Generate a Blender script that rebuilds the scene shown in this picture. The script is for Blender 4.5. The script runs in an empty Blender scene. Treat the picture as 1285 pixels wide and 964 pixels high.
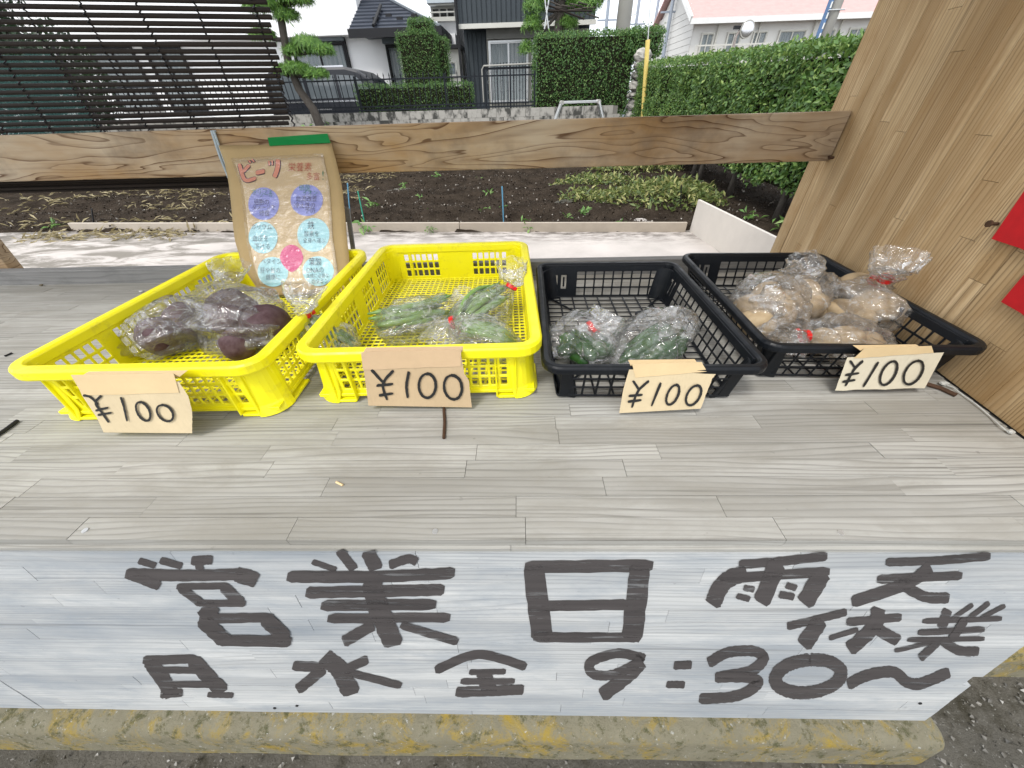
import bpy, math, random
from mathutils import Vector, Matrix, noise
import numpy as np
rnd = random.Random(7)
S = bpy.context.scene
C = S.collection
V = Vector

# ------------------------------------------------------------------ camera
F, CX, CY, CAMZ = 440.0, 642.5, 482.0, 1.08     # focal length and centre in photo pixels (1285 wide)
_Y = V((650 - CX, 128 - CY, F)).normalized()     # direction away from the viewer, from the crates' vanishing point
_Z = -V((659 - CX, 1029 - CY, F)).normalized()   # up, from the verticals' vanishing point
_Z = (_Z - _Y * _Z.dot(_Y) * .5).normalized()
_Y = (_Y - _Z * _Z.dot(_Y)).normalized()
_X = _Y.cross(_Z)
cam = bpy.data.objects.new('camera', bpy.data.cameras.new('camera'))
C.objects.link(cam)
S.camera = cam
cam.data.sensor_width = 36
cam.data.lens = 36 * F / 1285
cam.data.clip_start = .01
cam.data.clip_end = 2000
rt = V((_X[0], _Y[0], _Z[0])); dn = V((_X[1], _Y[1], _Z[1])); fw = V((_X[2], _Y[2], _Z[2]))
M = Matrix((rt, -dn, -fw)).transposed().to_4x4()
M.translation = (0, 0, CAMZ)
cam.matrix_world = M
CP = V((0, 0, CAMZ))

# ------------------------------------------------------------------ world, sun, exposure
SUN_EL, SUN_AZ = math.radians(58), math.radians(215)   # azimuth measured from +Y clockwise
w = bpy.data.worlds.new('World'); S.world = w; w.use_nodes = True
nt = w.node_tree
bgd = nt.nodes['Background']
sky = nt.nodes.new('ShaderNodeTexSky'); sky.sky_type = 'NISHITA'; sky.sun_disc = False
sky.sun_elevation = SUN_EL; sky.sun_rotation = SUN_AZ
sky.air_density = 1.0; sky.dust_density = 3.0
cl = nt.nodes.new('ShaderNodeTexNoise'); cl.inputs['Scale'].default_value = 2.2; cl.inputs['Detail'].default_value = 6
rp = nt.nodes.new('ShaderNodeValToRGB')
rp.color_ramp.elements[0].position = .3; rp.color_ramp.elements[0].color = (9.0, 9.6, 10.6, 1)
rp.color_ramp.elements[1].position = .7; rp.color_ramp.elements[1].color = (12.6, 12.8, 13.0, 1)
mx = nt.nodes.new('ShaderNodeMix'); mx.data_type = 'RGBA'; mx.inputs[0].default_value = .85
nt.links.new(cl.outputs['Fac'], rp.inputs[0])
nt.links.new(sky.outputs[0], mx.inputs[6]); nt.links.new(rp.outputs[0], mx.inputs[7])
nt.links.new(mx.outputs[2], bgd.inputs['Color'])
bgd.inputs['Strength'].default_value = .1
sl = bpy.data.lights.new('sun', 'SUN'); sl.energy = 1.3; sl.angle = math.radians(14); sl.color = (1, .96, .9)
so = bpy.data.objects.new('sun', sl); C.objects.link(so)
sd = V((math.sin(SUN_AZ) * math.cos(SUN_EL), math.cos(SUN_AZ) * math.cos(SUN_EL), math.sin(SUN_EL)))
so.rotation_euler = sd.to_track_quat('Z', 'Y').to_euler()
so.location = (0, -3, 8)
S.view_settings.view_transform = 'Standard'; S.view_settings.look = 'None'
S.view_settings.gamma = 1.0; S.view_settings.use_curve_mapping = False
S.view_settings.exposure = 0.84
S.cycles.transparent_max_bounces = 24
S.cycles.max_bounces = 8

# ------------------------------------------------------------------ pixel -> place
def ray(x, y):
    d = V((x - CX, y - CY, F)); return V((_X.dot(d), _Y.dot(d), _Z.dot(d)))
def gz(x, y, z=0.0): r = ray(x, y); return CP + r * ((z - CAMZ) / r.z)
def gy(x, y, Y): r = ray(x, y); return CP + r * (Y / r.y)
def gx(x, y, X): r = ray(x, y); return CP + r * (X / r.x)
def gp(x, y, p0, n): r = ray(x, y); return CP + r * ((p0 - CP).dot(n) / r.dot(n))

# ------------------------------------------------------------------ mesh helpers
class MB:
    def __init__(s): s.v = []; s.f = []
    def add(s, vs, fs):
        b = len(s.v); s.v += [tuple(p) for p in vs]; s.f += [tuple(i + b for i in f) for f in fs]; return s
    def box(s, x0, x1, y0, y1, z0, z1, T=None):
        p = [V((x, y, z)) for z in (z0, z1) for y in (y0, y1) for x in (x0, x1)]
        if T: p = [T(q) for q in p]
        return s.add(p, [(0, 2, 3, 1), (4, 5, 7, 6), (0, 1, 5, 4), (2, 6, 7, 3), (0, 4, 6, 2), (1, 3, 7, 5)])
    def bar(s, a, b, wd, th, up=V((0, 0, 1))):
        a = V(a); b = V(b); d = (b - a).normalized()
        if abs(d.dot(up)) > .98: up = V((0, 1, 0))
        x = d.cross(up).normalized(); z = x.cross(d)
        p = [q + x * (i * wd / 2) + z * (j * th / 2) for q in (a, b) for i, j in ((-1, -1), (1, -1), (1, 1), (-1, 1))]
        return s.add(p, [(0, 1, 2, 3), (7, 6, 5, 4), (0, 4, 5, 1), (1, 5, 6, 2), (2, 6, 7, 3), (3, 7, 4, 0)])
    def tube(s, pts, rad, n=8, cap=True):
        pts = [V(p) for p in pts]
        if not hasattr(rad, '__len__'): rad = [rad] * len(pts)
        b = len(s.v); prev = None
        for i, p in enumerate(pts):
            d = (pts[min(i + 1, len(pts) - 1)] - pts[max(i - 1, 0)]).normalized()
            if prev is None:
                prev = d.cross(V((0, 0, 1)) if abs(d.z) < .9 else V((0, 1, 0))).normalized()
            x = (prev - d * prev.dot(d)).normalized(); prev = x; y = d.cross(x)
            for k in range(n):
                a = 2 * math.pi * k / n
                s.v.append(tuple(p + (x * math.cos(a) + y * math.sin(a)) * rad[i]))
        for i in range(len(pts) - 1):
            for k in range(n):
                k2 = (k + 1) % n
                s.f.append((b + i * n + k, b + i * n + k2, b + (i + 1) * n + k2, b + (i + 1) * n + k))
        if cap:
            s.f.append(tuple(b + k for k in reversed(range(n))))
            s.f.append(tuple(b + (len(pts) - 1) * n + k for k in range(n)))
        return s
    def blob(s, c, r, seed=0, amp=.08, freq=1.4, nu=20, nv=14, rot=None, squash=None):
        c = V(c); b = len(s.v)
        for j in range(nv + 1):
            t = math.pi * j / nv
            for i in range(nu):
                a = 2 * math.pi * i / nu
                d = V((math.sin(t) * math.cos(a), math.sin(t) * math.sin(a), math.cos(t)))
                k = 1 + amp * noise.noise(d * freq + V((seed * 7.3, seed * 3.1, 0))) + amp * .4 * noise.noise(d * freq * 2.7 + V((seed, 9, seed)))
                q = V((d.x * r[0], d.y * r[1], d.z * r[2])) * k
                if rot: q = rot @ q
                s.v.append(tuple(c + q))
        for j in range(nv):
            for i in range(nu):
                i2 = (i + 1) % nu
                s.f.append((b + j * nu + i, b + (j + 1) * nu + i, b + (j + 1) * nu + i2, b + j * nu + i2))
        return s
    def prism(s, poly, ax, a0, a1):
        # poly: 2-D points; ax: axis of extrusion; other two axes in order
        o = [i for i in range(3) if i != ax]; n = len(poly); p = []
        for a in (a0, a1):
            for u, v in poly:
                q = [0, 0, 0]; q[ax] = a; q[o[0]] = u; q[o[1]] = v; p.append(q)
        return s.add(p, [tuple(range(n)), tuple(reversed(range(n, 2 * n)))] + [(i, i + n, (i + 1) % n + n, (i + 1) % n) for i in range(n)])
    def mesh(s, name, smooth=False):
        m = bpy.data.meshes.new(name); m.from_pydata(s.v, [], s.f); m.validate(); m.update()
        if smooth: m.polygons.foreach_set('use_smooth', [True] * len(m.polygons))
        return m
def recalc(m):
    import bmesh
    b = bmesh.new(); b.from_mesh(m); bmesh.ops.recalc_face_normals(b, faces=b.faces); b.to_mesh(m); b.free()
def obj(name, mb, mat, parent=None, smooth=False, loc=None, bevel=0, label=None, fixn=True):
    m = mb.mesh(name, smooth) if isinstance(mb, MB) else mb
    if isinstance(mb, MB) and fixn: recalc(m)
    if mat and not m.materials: m.materials.append(mat)
    o = bpy.data.objects.new(name, m); C.objects.link(o)
    if parent: o.parent = parent
    if loc is not None: o.location = loc
    if bevel:
        b = o.modifiers.new('bevel', 'BEVEL'); b.width = bevel; b.segments = 2; b.limit_method = 'ANGLE'
    if label: o['label'] = label
    return o
def tag(o, label, cat, group=None):
    o['label'] = label; o['category'] = cat
    if group: o['group'] = group
    return o
def thing(name, label, cat, loc=(0, 0, 0), rz=0, group=None):
    o = bpy.data.objects.new(name, None); C.objects.link(o); o.empty_display_size = .05
    o.location = loc; o.rotation_euler = (0, 0, rz); return tag(o, label, cat, group)
def struct(o): o['kind'] = 'structure'; return o
def stuff(o): o['kind'] = 'stuff'; return o
def inst(name, mesh, parent, loc, scale=(1, 1, 1), rot=(0, 0, 0)):
    o = bpy.data.objects.new(name, mesh); C.objects.link(o); o.parent = parent
    o.location = loc; o.scale = scale; o.rotation_euler = rot; return o

# ------------------------------------------------------------------ materials
class N:
    def __init__(s, name):
        s.m = bpy.data.materials.new(name); s.m.use_nodes = True; s.t = s.m.node_tree
        s.b = s.t.nodes['Principled BSDF']; s.out = s.t.nodes['Material Output']
    def n(s, t, **k):
        x = s.t.nodes.new('ShaderNode' + t)
        for a, b in k.items(): setattr(x, a, b)
        return x
    def l(s, a, b): s.t.links.new(a, b)
    def pos(s, scale=(1, 1, 1), rnd=0, obj_space=False):
        g = s.n('TexCoord').outputs['Object'] if obj_space else s.n('NewGeometry').outputs['Position']
        mp = s.n('Mapping'); mp.inputs['Scale'].default_value = scale
        s.l(g, mp.inputs['Vector'])
        if rnd:
            oi = s.n('ObjectInfo'); mu = s.n('Math', operation='MULTIPLY'); mu.inputs[1].default_value = rnd
            s.l(oi.outputs['Random'], mu.inputs[0]); s.l(mu.outputs[0], mp.inputs['Location'])
        return mp.outputs[0]
    def noise(s, vec, scale, detail=4, rough=.55, dist=0):
        x = s.n('TexNoise'); x.inputs['Scale'].default_value = scale; x.inputs['Detail'].default_value = detail
        x.inputs['Roughness'].default_value = rough; x.inputs['Distortion'].default_value = dist
        s.l(vec, x.inputs['Vector']); return x.outputs['Fac']
    def ramp(s, fac, stops, interp='LINEAR'):
        r = s.n('ValToRGB'); r.color_ramp.interpolation = interp; e = r.color_ramp.elements
        while len(e) < len(stops): e.new(.5)
        for k, (p, c) in enumerate(stops):
            e[k].position = p; e[k].color = (*c, 1) if hasattr(c, '__len__') else (c, c, c, 1)
        s.l(fac, r.inputs[0]); return r.outputs[0]
    def mix(s, fac, a, b, mode='MIX'):
        x = s.n('Mix', data_type='RGBA', blend_type=mode)
        for sock, v in ((0, fac), (6, a), (7, b)):
            if hasattr(v, 'is_output'): s.l(v, x.inputs[sock])
            elif sock == 0: x.inputs[0].default_value = v
            else: x.inputs[sock].default_value = (*v, 1)
        return x.outputs[2]
    def math(s, op, a, b=0.0):
        x = s.n('Math', operation=op)
        for i, v in enumerate((a, b)):
            if hasattr(v, 'is_output'): s.l(v, x.inputs[i])
            else: x.inputs[i].default_value = v
        return x.outputs[0]
    def col(s, c):
        if hasattr(c, 'is_output'): s.l(c, s.b.inputs['Base Color'])
        else: s.b.inputs['Base Color'].default_value = (*c, 1)
        return s
    def set(s, **k):
        for a, v in k.items():
            i = s.b.inputs[a.replace('_', ' ')]
            if hasattr(v, 'is_output'): s.l(v, i)
            else: i.default_value = v
        return s
    def bump(s, h, strength=.3, dist=.002):
        x = s.n('Bump'); x.inputs['Strength'].default_value = strength; x.inputs['Distance'].default_value = dist
        s.l(h, x.inputs['Height']); s.l(x.outputs[0], s.b.inputs['Normal']); return s
def plain(name, c, rough=.5, var=.12, scale=6, bump=0, **k):
    n = N(name); v = n.pos()
    f = n.noise(v, scale, 5)
    n.col(n.mix(f, tuple(x * (1 - var) for x in c), tuple(min(1, x * (1 + var)) for x in c))).set(Roughness=rough, **k)
    if bump: n.bump(n.noise(v, scale * 12, 4), .4, bump)
    return n.m
def board_wood(name, axis, light, mid, dark, line=.5, stain=None, stainf=.5, rough=.75):
    """laminated softwood: fine lines along `axis`, one tone for each stave"""
    n = N(name); cross = 55; sc = [cross, cross, cross]; sc[axis] = 2.2
    sc = [150, 150, 150]; sc[axis] = 1.6
    v = n.pos(tuple(sc), rnd=37)
    lines = n.noise(v, 1.0, 4, .6, .1)
    # growth lines: nearly straight along the stave, curved by a slow noise, at a spacing of their own in each stave
    sx = n.n('SeparateXYZ'); n.l(n.n('NewGeometry').outputs['Position'], sx.inputs[0])
    sc2 = [9, 9, 9]; sc2[axis] = 1.1
    warp = n.noise(n.pos(tuple(sc2), rnd=53), 1.0, 3, .5, .2)
    oi0 = n.n('ObjectInfo')
    cr_ = [sx.outputs[i] for i in range(3) if i != axis]
    across = n.math('ADD', n.math('MULTIPLY', cr_[0], 1.0), n.math('MULTIPLY', cr_[1], 1.0))
    freq = n.math('ADD', n.math('MULTIPLY', n.math('FRACT', n.math('MULTIPLY', oi0.outputs['Random'], 7.31)), 90.0), 60.0)
    ph = n.math('ADD', n.math('MULTIPLY', across, freq), n.math('MULTIPLY', warp, 8.0))
    fr = n.math('FRACT', ph)
    ringl = n.ramp(fr, [(0, .12), (.5, .08), (.74, .55), (.88, 1), (.95, .8), (1, .12)])
    ringl = n.math('MULTIPLY', ringl, n.ramp(n.noise(n.pos(tuple(sc2), rnd=11), 1.7, 3), [(.3, .25), (.7, 1)]))
    oi = n.n('ObjectInfo')
    tone = n.mix(oi.outputs['Random'], tuple(x * .88 for x in mid), light)
    c = n.mix(n.ramp(lines, [(.35, 0), (.7, 1)]), tone, mid)
    c = n.mix(n.math('MULTIPLY', ringl, line), c, dark)
    if stain:
        sc3 = [5, 5, 5]; sc3[axis] = 1.2
        st = n.noise(n.pos(tuple(sc3)), 1.0, 5, .6, .4)
        c = n.mix(n.ramp(st, [(.45, 0), (.75, stainf)]), c, stain)
    # blotchy weathering and long dirt streaks
    sc4 = [17, 17, 17]; sc4[axis] = 6
    c = n.mix(n.ramp(n.noise(n.pos(tuple(sc4)), 1.0, 8, .72, .3), [(.46, 0), (.68, .6)]), c, tuple(x * 1.25 for x in (stain or dark)))
    sc5 = [85, 85, 85]; sc5[axis] = .9
    c = n.mix(n.ramp(n.noise(n.pos(tuple(sc5)), 1.0, 5, .65), [(.58, 0), (.72, .65)]), c, tuple(x * .8 for x in dark))
    sp = n.noise(n.pos((60, 60, 60)), 1.0, 3, .6)
    c = n.mix(n.ramp(sp, [(.70, 0), (.8, .35)]), c, tuple(x * .45 for x in dark))
    n.col(c).set(Roughness=rough).bump(n.math('ADD', n.math('MULTIPLY', ringl, -.5), lines), .35, .0012)
    return n.m
m_counter = board_wood('weathered_board', 0, (.51, .503, .47), (.36, .353, .325), (.095, .09, .078), .6, (.20, .19, .163), .75)
m_front = board_wood('cool_tinted_board', 0, (.56, .565, .55), (.41, .42, .42), (.15, .155, .157), .48, (.195, .22, .245), 1.0)  # blue-grey stain puts cool skylight into the board's weathered colour
m_side = board_wood('side_board', 2, (.70, .53, .32), (.50, .35, .185), (.08, .045, .02), .8, (.27, .16, .065), .8)
m_grey = board_wood('grey_timber', 0, (.25, .245, .235), (.18, .176, .168), (.08, .08, .076), .5)
def beam_wood():
    n = N('beam_wood')
    v = n.pos((1.5, 4, 10), rnd=0)
    f = n.noise(v, 1.0, 3, .38, .5)
    fr = n.math('FRACT', n.math('MULTIPLY', f, 17.0))
    ln = n.math('MULTIPLY', n.ramp(fr, [(0, .0), (.5, .05), (.82, .35), (.94, 1), (.97, .9), (1, 0)]), n.ramp(n.noise(n.pos((3, 4, 9)), 1.3, 4), [(.33, .45), (.6, 1)]))
    st = n.noise(n.pos((2, 3, 5)), 1.0, 5, .6, .2)
    base = n.mix(n.ramp(st, [(.38, 0), (.66, 1)]), (.48, .385, .27), (.34, .20, .08))
    base = n.mix(n.ramp(n.noise(n.pos((3.1, 9, 3.1)), 1.0, 6, .65), [(.50, 0), (.72, .8)]), base, (.12, .098, .078))
    fine = n.noise(n.pos((4, 60, 120)), 1.0, 3)
    base = n.mix(n.ramp(fine, [(.5, 0), (.8, .3)]), base, (.16, .11, .07))
    n.col(n.mix(ln, base, (.085, .036, .013))).set(Roughness=.7).bump(fine, .3, .001)
    return n.m
m_beam = beam_wood()
m_paint = N('brush_paint')
_v = m_paint.pos((3, 60, 60)); m_paint.col(m_paint.mix(m_paint.noise(_v, 1, 5, .65), (.026, .024, .024), (.10, .09, .088))).set(Roughness=.6)
m_paint.set(Alpha=m_paint.ramp(m_paint.noise(m_paint.pos((9, 110, 110)), 1, 6, .7, .3), [(.52, 1), (.64, .45)])); m_paint = m_paint.m
def plastic(name, c, dirt, rough=.38, amt=.5):
    n = N(name); v = n.pos()
    d = n.ramp(n.noise(v, 26, 7, .7), [(.55, 0), (.78, amt)])
    sc = n.ramp(n.noise(n.pos((140, 9, 30)), 1, 4, .6), [(.6, 0), (.8, .25)])
    cc = n.mix(d, c, dirt); cc = n.mix(sc, cc, tuple(min(1, x * 1.25 + .03) for x in c))
    n.col(cc).set(Roughness=n.ramp(n.noise(v, 40, 4), [(.3, rough - .08), (.8, rough + .2)])).bump(n.noise(v, 90, 4), .2, .0008)
    return n.m
m_yellow = plastic('yellow_plastic', (.88, .80, .006), (.40, .32, .05), .36, .6)
m_black = plastic('black_plastic', (.006, .0075, .010), (.04, .04, .04), .36, .3)
def kraft(name, c, ax=2, amt=.18):
    n = N(name); v = n.pos()
    f = n.noise(v, 14, 6, .65); fib = n.noise(n.pos((240, 240, 60)), 1, 3)
    cc = n.mix(f, tuple(x * .82 for x in c), tuple(x * 1.1 for x in c))
    cc = n.mix(n.ramp(fib, [(.5, 0), (.8, amt)]), cc, tuple(x * .6 for x in c))
    n.col(cc).set(Roughness=.8).bump(n.noise(v, 60, 5), .4, .0015); return n.m
m_kraft = kraft('kraft_card', (.50, .37, .22)); m_kraft2 = kraft('pale_card', (.60, .49, .31)); m_kraft3 = kraft('wrap_paper', (.42, .30, .14))
m_tape = kraft('paper_tape', (.56, .40, .24), amt=.05); m_tape2 = kraft('masking_tape', (.66, .50, .28), amt=.05)
m_ink = plain('marker_ink', (.012, .012, .012), .5)
m_green_tape = plain('green_tape', (.0, .20, .045), .45)
m_red = plain('red_felt', (.48, .004, .008), .9, .2, 60, .001)
m_tie = plain('red_tie', (.62, .015, .012), .35)
def film():
    n = N('clear_film'); v = n.pos()
    tr = n.n('BsdfTransparent'); tr.inputs[0].default_value = (1, 1, 1, 1)
    df = n.n('BsdfTranslucent'); df.inputs[0].default_value = (.9, .9, .9, 1)
    d2 = n.n('BsdfDiffuse'); d2.inputs[0].default_value = (.9, .91, .9, 1)
    a0 = n.n('AddShader')
    mixd = n.n('MixShader'); mixd.inputs[0].default_value = .5; n.l(df.outputs[0], mixd.inputs[1]); n.l(d2.outputs[0], mixd.inputs[2])
    m1 = n.n('MixShader'); n.l(n.ramp(n.noise(v, 38, 5, .62, 1.2), [(.38, .05), (.55, .16), (.70, .58)]), m1.inputs[0]); n.l(tr.outputs[0], m1.inputs[1]); n.l(mixd.outputs[0], m1.inputs[2])  # milky film; its white patches also carry the highlights of the crumples
    gl = n.n('BsdfGlossy'); gl.inputs['Roughness'].default_value = .06
    fr = n.n('Fresnel'); fr.inputs[0].default_value = 1.45
    bm = n.n('Bump'); bm.inputs['Strength'].default_value = 1.0; bm.inputs['Distance'].default_value = .006
    n.l(n.noise(n.pos((1, 1, 1.6)), 34, 3, .45, 1.8), bm.inputs['Height']); n.l(bm.outputs[0], gl.inputs['Normal']); n.l(bm.outputs[0], fr.inputs['Normal'])
    m2 = n.n('MixShader'); n.l(n.math('MINIMUM', n.math('MULTIPLY', fr.outputs[0], 1.9), .6), m2.inputs[0]); n.l(m1.outputs[0], m2.inputs[1]); n.l(gl.outputs[0], m2.inputs[2])
    n.l(m2.outputs[0], n.out.inputs['Surface']); return n.m
m_film = film()
def sleeve():
    n = N('clear_sleeve_film'); tr = n.n('BsdfTransparent'); gl = n.n('BsdfGlossy'); gl.inputs['Roughness'].default_value = .2
    fr = n.n('Fresnel'); fr.inputs[0].default_value = 1.45; m2 = n.n('MixShader'); bm = n.n('Bump'); bm.inputs['Strength'].default_value = .6; bm.inputs['Distance'].default_value = .006; n.l(n.noise(n.pos((1, 1, 2.2)), 26, 4, .6, 1.0), bm.inputs['Height']); n.l(bm.outputs[0], gl.inputs['Normal'])
    n.l(n.math('MINIMUM', n.math('MULTIPLY', fr.outputs[0], .6), .16), m2.inputs[0]); n.l(tr.outputs[0], m2.inputs[1]); n.l(gl.outputs[0], m2.inputs[2])
    n.l(m2.outputs[0], n.out.inputs['Surface']); return n.m
m_sleeve = sleeve()
def veg(name, a, b, rough=.4, scale=30):
    n = N(name); v = n.pos(); oi = n.n('ObjectInfo')
    c = n.mix(n.ramp(n.noise(v, scale, 5, .6), [(.3, 0), (.7, 1)]), a, b)
    c = n.mix(n.math('MULTIPLY', oi.outputs['Random'], .45), c, tuple(x * .6 for x in a))
    n.col(c).set(Roughness=rough).bump(n.noise(v, scale * 6, 3), .15, .001); return n.m
m_beet = veg('beet_skin', (.05, .02, .024), (.13, .085, .095), .65, 46)
m_bean = veg('bean_pod', (.12, .24, .05), (.24, .38, .11), .4, 40)
m_pepper = veg('green_pepper_skin', (.010, .045, .010), (.05, .14, .03), .25, 30)
m_potato = veg('potato_skin', (.34, .245, .135), (.48, .375, .235), .75, 45)
m_white = plain('white_paper', (.74, .73, .68), .7)
m_string = plain('pale_string', (.46, .46, .43), .8)
m_rope = plain('grey_blue_cord', (.38, .44, .47), .8, .3, 200)
m_dark = plain('dark_metal', (.02, .02, .022), .5)
m_rust = plain('rusty_brown', (.07, .04, .025), .8, .4, 90)
m_bamboo = N('blind_slat'); _o = m_bamboo.n('ObjectInfo')
m_bamboo.col(m_bamboo.mix(m_bamboo.noise(m_bamboo.pos((6, 60, 60), rnd=9), 1, 4), m_bamboo.mix(_o.outputs['Random'], (.010, .008, .007), (.022, .017, .014)), (.034, .026, .021))).set(Roughness=.55); m_bamboo = m_bamboo.m
def ground_mat(name, cols, scales, rough=.9, bumpd=.01, bs=30):
    n = N(name); v = n.pos()
    c = n.mix(n.ramp(n.noise(v, scales[0], 6, .6), [(.35, 0), (.65, 1)]), cols[0], cols[1])
    c = n.mix(n.ramp(n.noise(v, scales[1], 6, .7), [(.52, 0), (.66, 1)]), c, cols[2])
    if len(cols) > 3: c = n.mix(n.ramp(n.noise(v, scales[2], 3, .6), [(.62, 0), (.7, 1)]), c, cols[3])
    n.col(c).set(Roughness=rough).bump(n.noise(v, bs, 6, .7), .8, bumpd); return n.m
m_asphalt = ground_mat('gravelly_ground', [(.085, .08, .068), (.13, .12, .10), (.05, .045, .032), (.24, .235, .21)], (3, 9, 150), .95, .012, 120)
def pad_mat():
    n = N('pad_concrete'); v = n.pos()
    c = n.mix(n.ramp(n.noise(v, 2.2, 6, .6), [(.35, 0), (.65, 1)]), (.50, .455, .42), (.40, .365, .335))
    # old mud film on the left half of the pad
    sx = n.n('SeparateXYZ'); n.l(v, sx.inputs[0])
    left = n.ramp(n.math('MULTIPLY', n.math('ADD', sx.outputs[0], 3.0), .4), [(0, 1), (1, 0)])
    mud = n.ramp(n.noise(n.pos((1.1, 3.2, 1)), 1.6, 8, .68, .6), [(.44, 0), (.56, 1)])
    c = n.mix(n.math('MULTIPLY', mud, n.math('MULTIPLY', left, .85)), c, (.13, .115, .09))
    c = n.mix(n.ramp(n.noise(v, 160, 3), [(.6, 0), (.75, .4)]), c, (.24, .21, .19))
    edge = n.ramp(n.math('ADD', n.math('MULTIPLY', sx.outputs[1], .6), n.math('MULTIPLY', sx.outputs[0], .039)), [(.0, 0), (1, 1)])
    dist = n.math('ADD', n.math('ADD', sx.outputs[1], n.math('MULTIPLY', sx.outputs[0], .065)), -3.45)
    dirt = n.math('MULTIPLY', n.ramp(dist, [(0, 0), (.38, 1)]), n.ramp(n.noise(n.pos((2.2, 6, 1)), 2.2, 7, .7), [(.42, 0), (.58, 1)]))
    c = n.mix(n.math('MULTIPLY', dirt, .85), c, (.07, .058, .045))
    n.col(c).set(Roughness=.92).bump(n.noise(v, 130, 5, .7), .5, .004); return n.m
m_pad = pad_mat()
m_soil = ground_mat('dark_soil', [(.019, .014, .010), (.048, .036, .026), (.03, .023, .016), (.11, .09, .07)], (4, 14, 70), .97, .03, 45)
m_kerb = N('lichen_concrete'); _v = m_kerb.pos()
_c = m_kerb.mix(m_kerb.noise(_v, 18, 6, .7), (.21, .19, .125), (.40, .37, .27))
_c = m_kerb.mix(m_kerb.ramp(m_kerb.noise(_v, 13, 9, .8, .6), [(.49, 0), (.62, .85)]), _c, (.48, .335, .05))
_c = m_kerb.mix(m_kerb.ramp(m_kerb.noise(_v, 34, 8, .78), [(.52, 0), (.62, .85)]), _c, (.11, .11, .05))
_c = m_kerb.mix(m_kerb.ramp(m_kerb.noise(_v, 110, 4, .7), [(.62, 0), (.70, .9)]), _c, (.6, .6, .56))
m_kerb.col(_c).set(Roughness=.95).bump(m_kerb.noise(_v, 120, 8, .8), 1.0, .012); m_kerb = m_kerb.m
m_block = N('wall_block'); _v = m_block.pos(); _o = m_block.n('ObjectInfo')
_c = m_block.mix(m_block.noise(_v, 9, 6, .65), (.30, .285, .255), (.45, .43, .39))
_c = m_block.mix(m_block.ramp(m_block.noise(m_block.pos((5, 5, 3), rnd=8), 1, 4, .6), [(.46, 0), (.60, .95)]), _c, (.045, .045, .04))
m_block.col(_c).set(Roughness=.95); m_block = m_block.m
m_plaster = plain('white_plaster', (.84, .84, .84), .85, .04, 2, .003)
m_plaster2 = plain('pale_siding', (.66, .65, .62), .7, .04, 3)
m_navy = plain('dark_sheet_metal', (.035, .042, .058), .45, .2, 3)
m_siding = plain('charcoal_siding', (.05, .06, .068), .6, .15, 2)
m_trim = plain('pale_trim', (.55, .54, .49), .6, .06)
m_alu = plain('aluminium', (.55, .56, .56), .35, .1, 20, Metallic=.6)
m_iron = plain('black_iron', (.014, .017, .022), .45)
m_glass = N('window_glass'); m_glass.col((.03, .04, .045)).set(Roughness=.06, Alpha=.22); m_glass = m_glass.m
m_curtain = N('curtain_cloth'); m_curtain.col(m_curtain.mix(m_curtain.ramp(m_curtain.noise(m_curtain.pos((14, 1, .3)), 1, 2), [(.4, 0), (.6, 1)]), (.48, .55, .57), (.68, .73, .74))).set(Roughness=.9); m_curtain = m_curtain.m
m_darkroom = plain('dim_interior', (.05, .045, .04), .9)
m_pink = N('pink_shingle'); _v = m_pink.pos((2.2, 2.2, 6)); m_pink.col(m_pink.mix(m_pink.noise(_v, 1.5, 5, .7), (.40, .235, .22), (.56, .37, .345))).set(Roughness=.85); m_pink = m_pink.m
m_car = N('black_car_paint'); m_car.col((.006, .007, .012)).set(Roughness=.35, Coat_Weight=.3); m_car = m_car.m
m_carglass = N('tinted_glass'); m_carglass.col((.10, .115, .125)).set(Roughness=.05, Coat_Weight=.6); m_carglass = m_carglass.m
m_rubber = plain('rubber', (.015, .015, .015), .8)
m_chrome = plain('bright_trim', (.6, .6, .62), .2, .05, 5, Metallic=.9)
m_polec = plain('pole_concrete', (.36, .35, .32), .9, .12, 3)
m_polepaint = plain('blue_grey_steel', (.30, .34, .40), .5)
m_yellowpole = plain('yellow_guard', (.72, .55, .16), .5, .08, 8)
m_bark = N('pine_bark'); _v = m_bark.pos((1, 1, .5)); m_bark.col(m_bark.mix(m_bark.noise(_v, 22, 6, .7), (.035, .030, .026), (.13, .115, .10))).set(Roughness=.95).bump(m_bark.noise(_v, 30, 5, .7), 1, .02); m_bark = m_bark.m
def leafmat(name, a, b, c, trans=.25):
    n = N(name); at = n.n('Attribute', attribute_name='tone')
    n.col(n.ramp(at.outputs['Fac'], [(0, a), (.55, b), (1, c)])).set(Roughness=.45)
    tl = n.n('BsdfTranslucent'); n.l(n.ramp(at.outputs['Fac'], [(0, b), (1, c)]), tl.inputs[0])
    ms = n.n('MixShader'); ms.inputs[0].default_value = trans
    n.l(n.b.outputs[0], ms.inputs[1]); n.l(tl.outputs[0], ms.inputs[2]); n.l(ms.outputs[0], n.out.inputs['Surface']); return n.m
m_hedge = leafmat('box_leaf', (.03, .08, .022), (.085, .185, .05), (.25, .36, .11))
m_laurel = leafmat('laurel_leaf', (.028, .075, .018), (.10, .205, .04), (.32, .42, .11))
m_needle = leafmat('pine_needle', (.05, .13, .03), (.14, .29, .05), (.32, .50, .11))
m_dkleaf = leafmat('dark_leaf', (.012, .03, .014), (.03, .065, .028), (.07, .11, .05))
m_cut = leafmat('cut_leaf', (.04, .075, .018), (.18, .23, .055), (.46, .44, .18))
m_straw = leafmat('straw', (.14, .11, .05), (.32, .26, .13), (.55, .48, .29))
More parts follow.
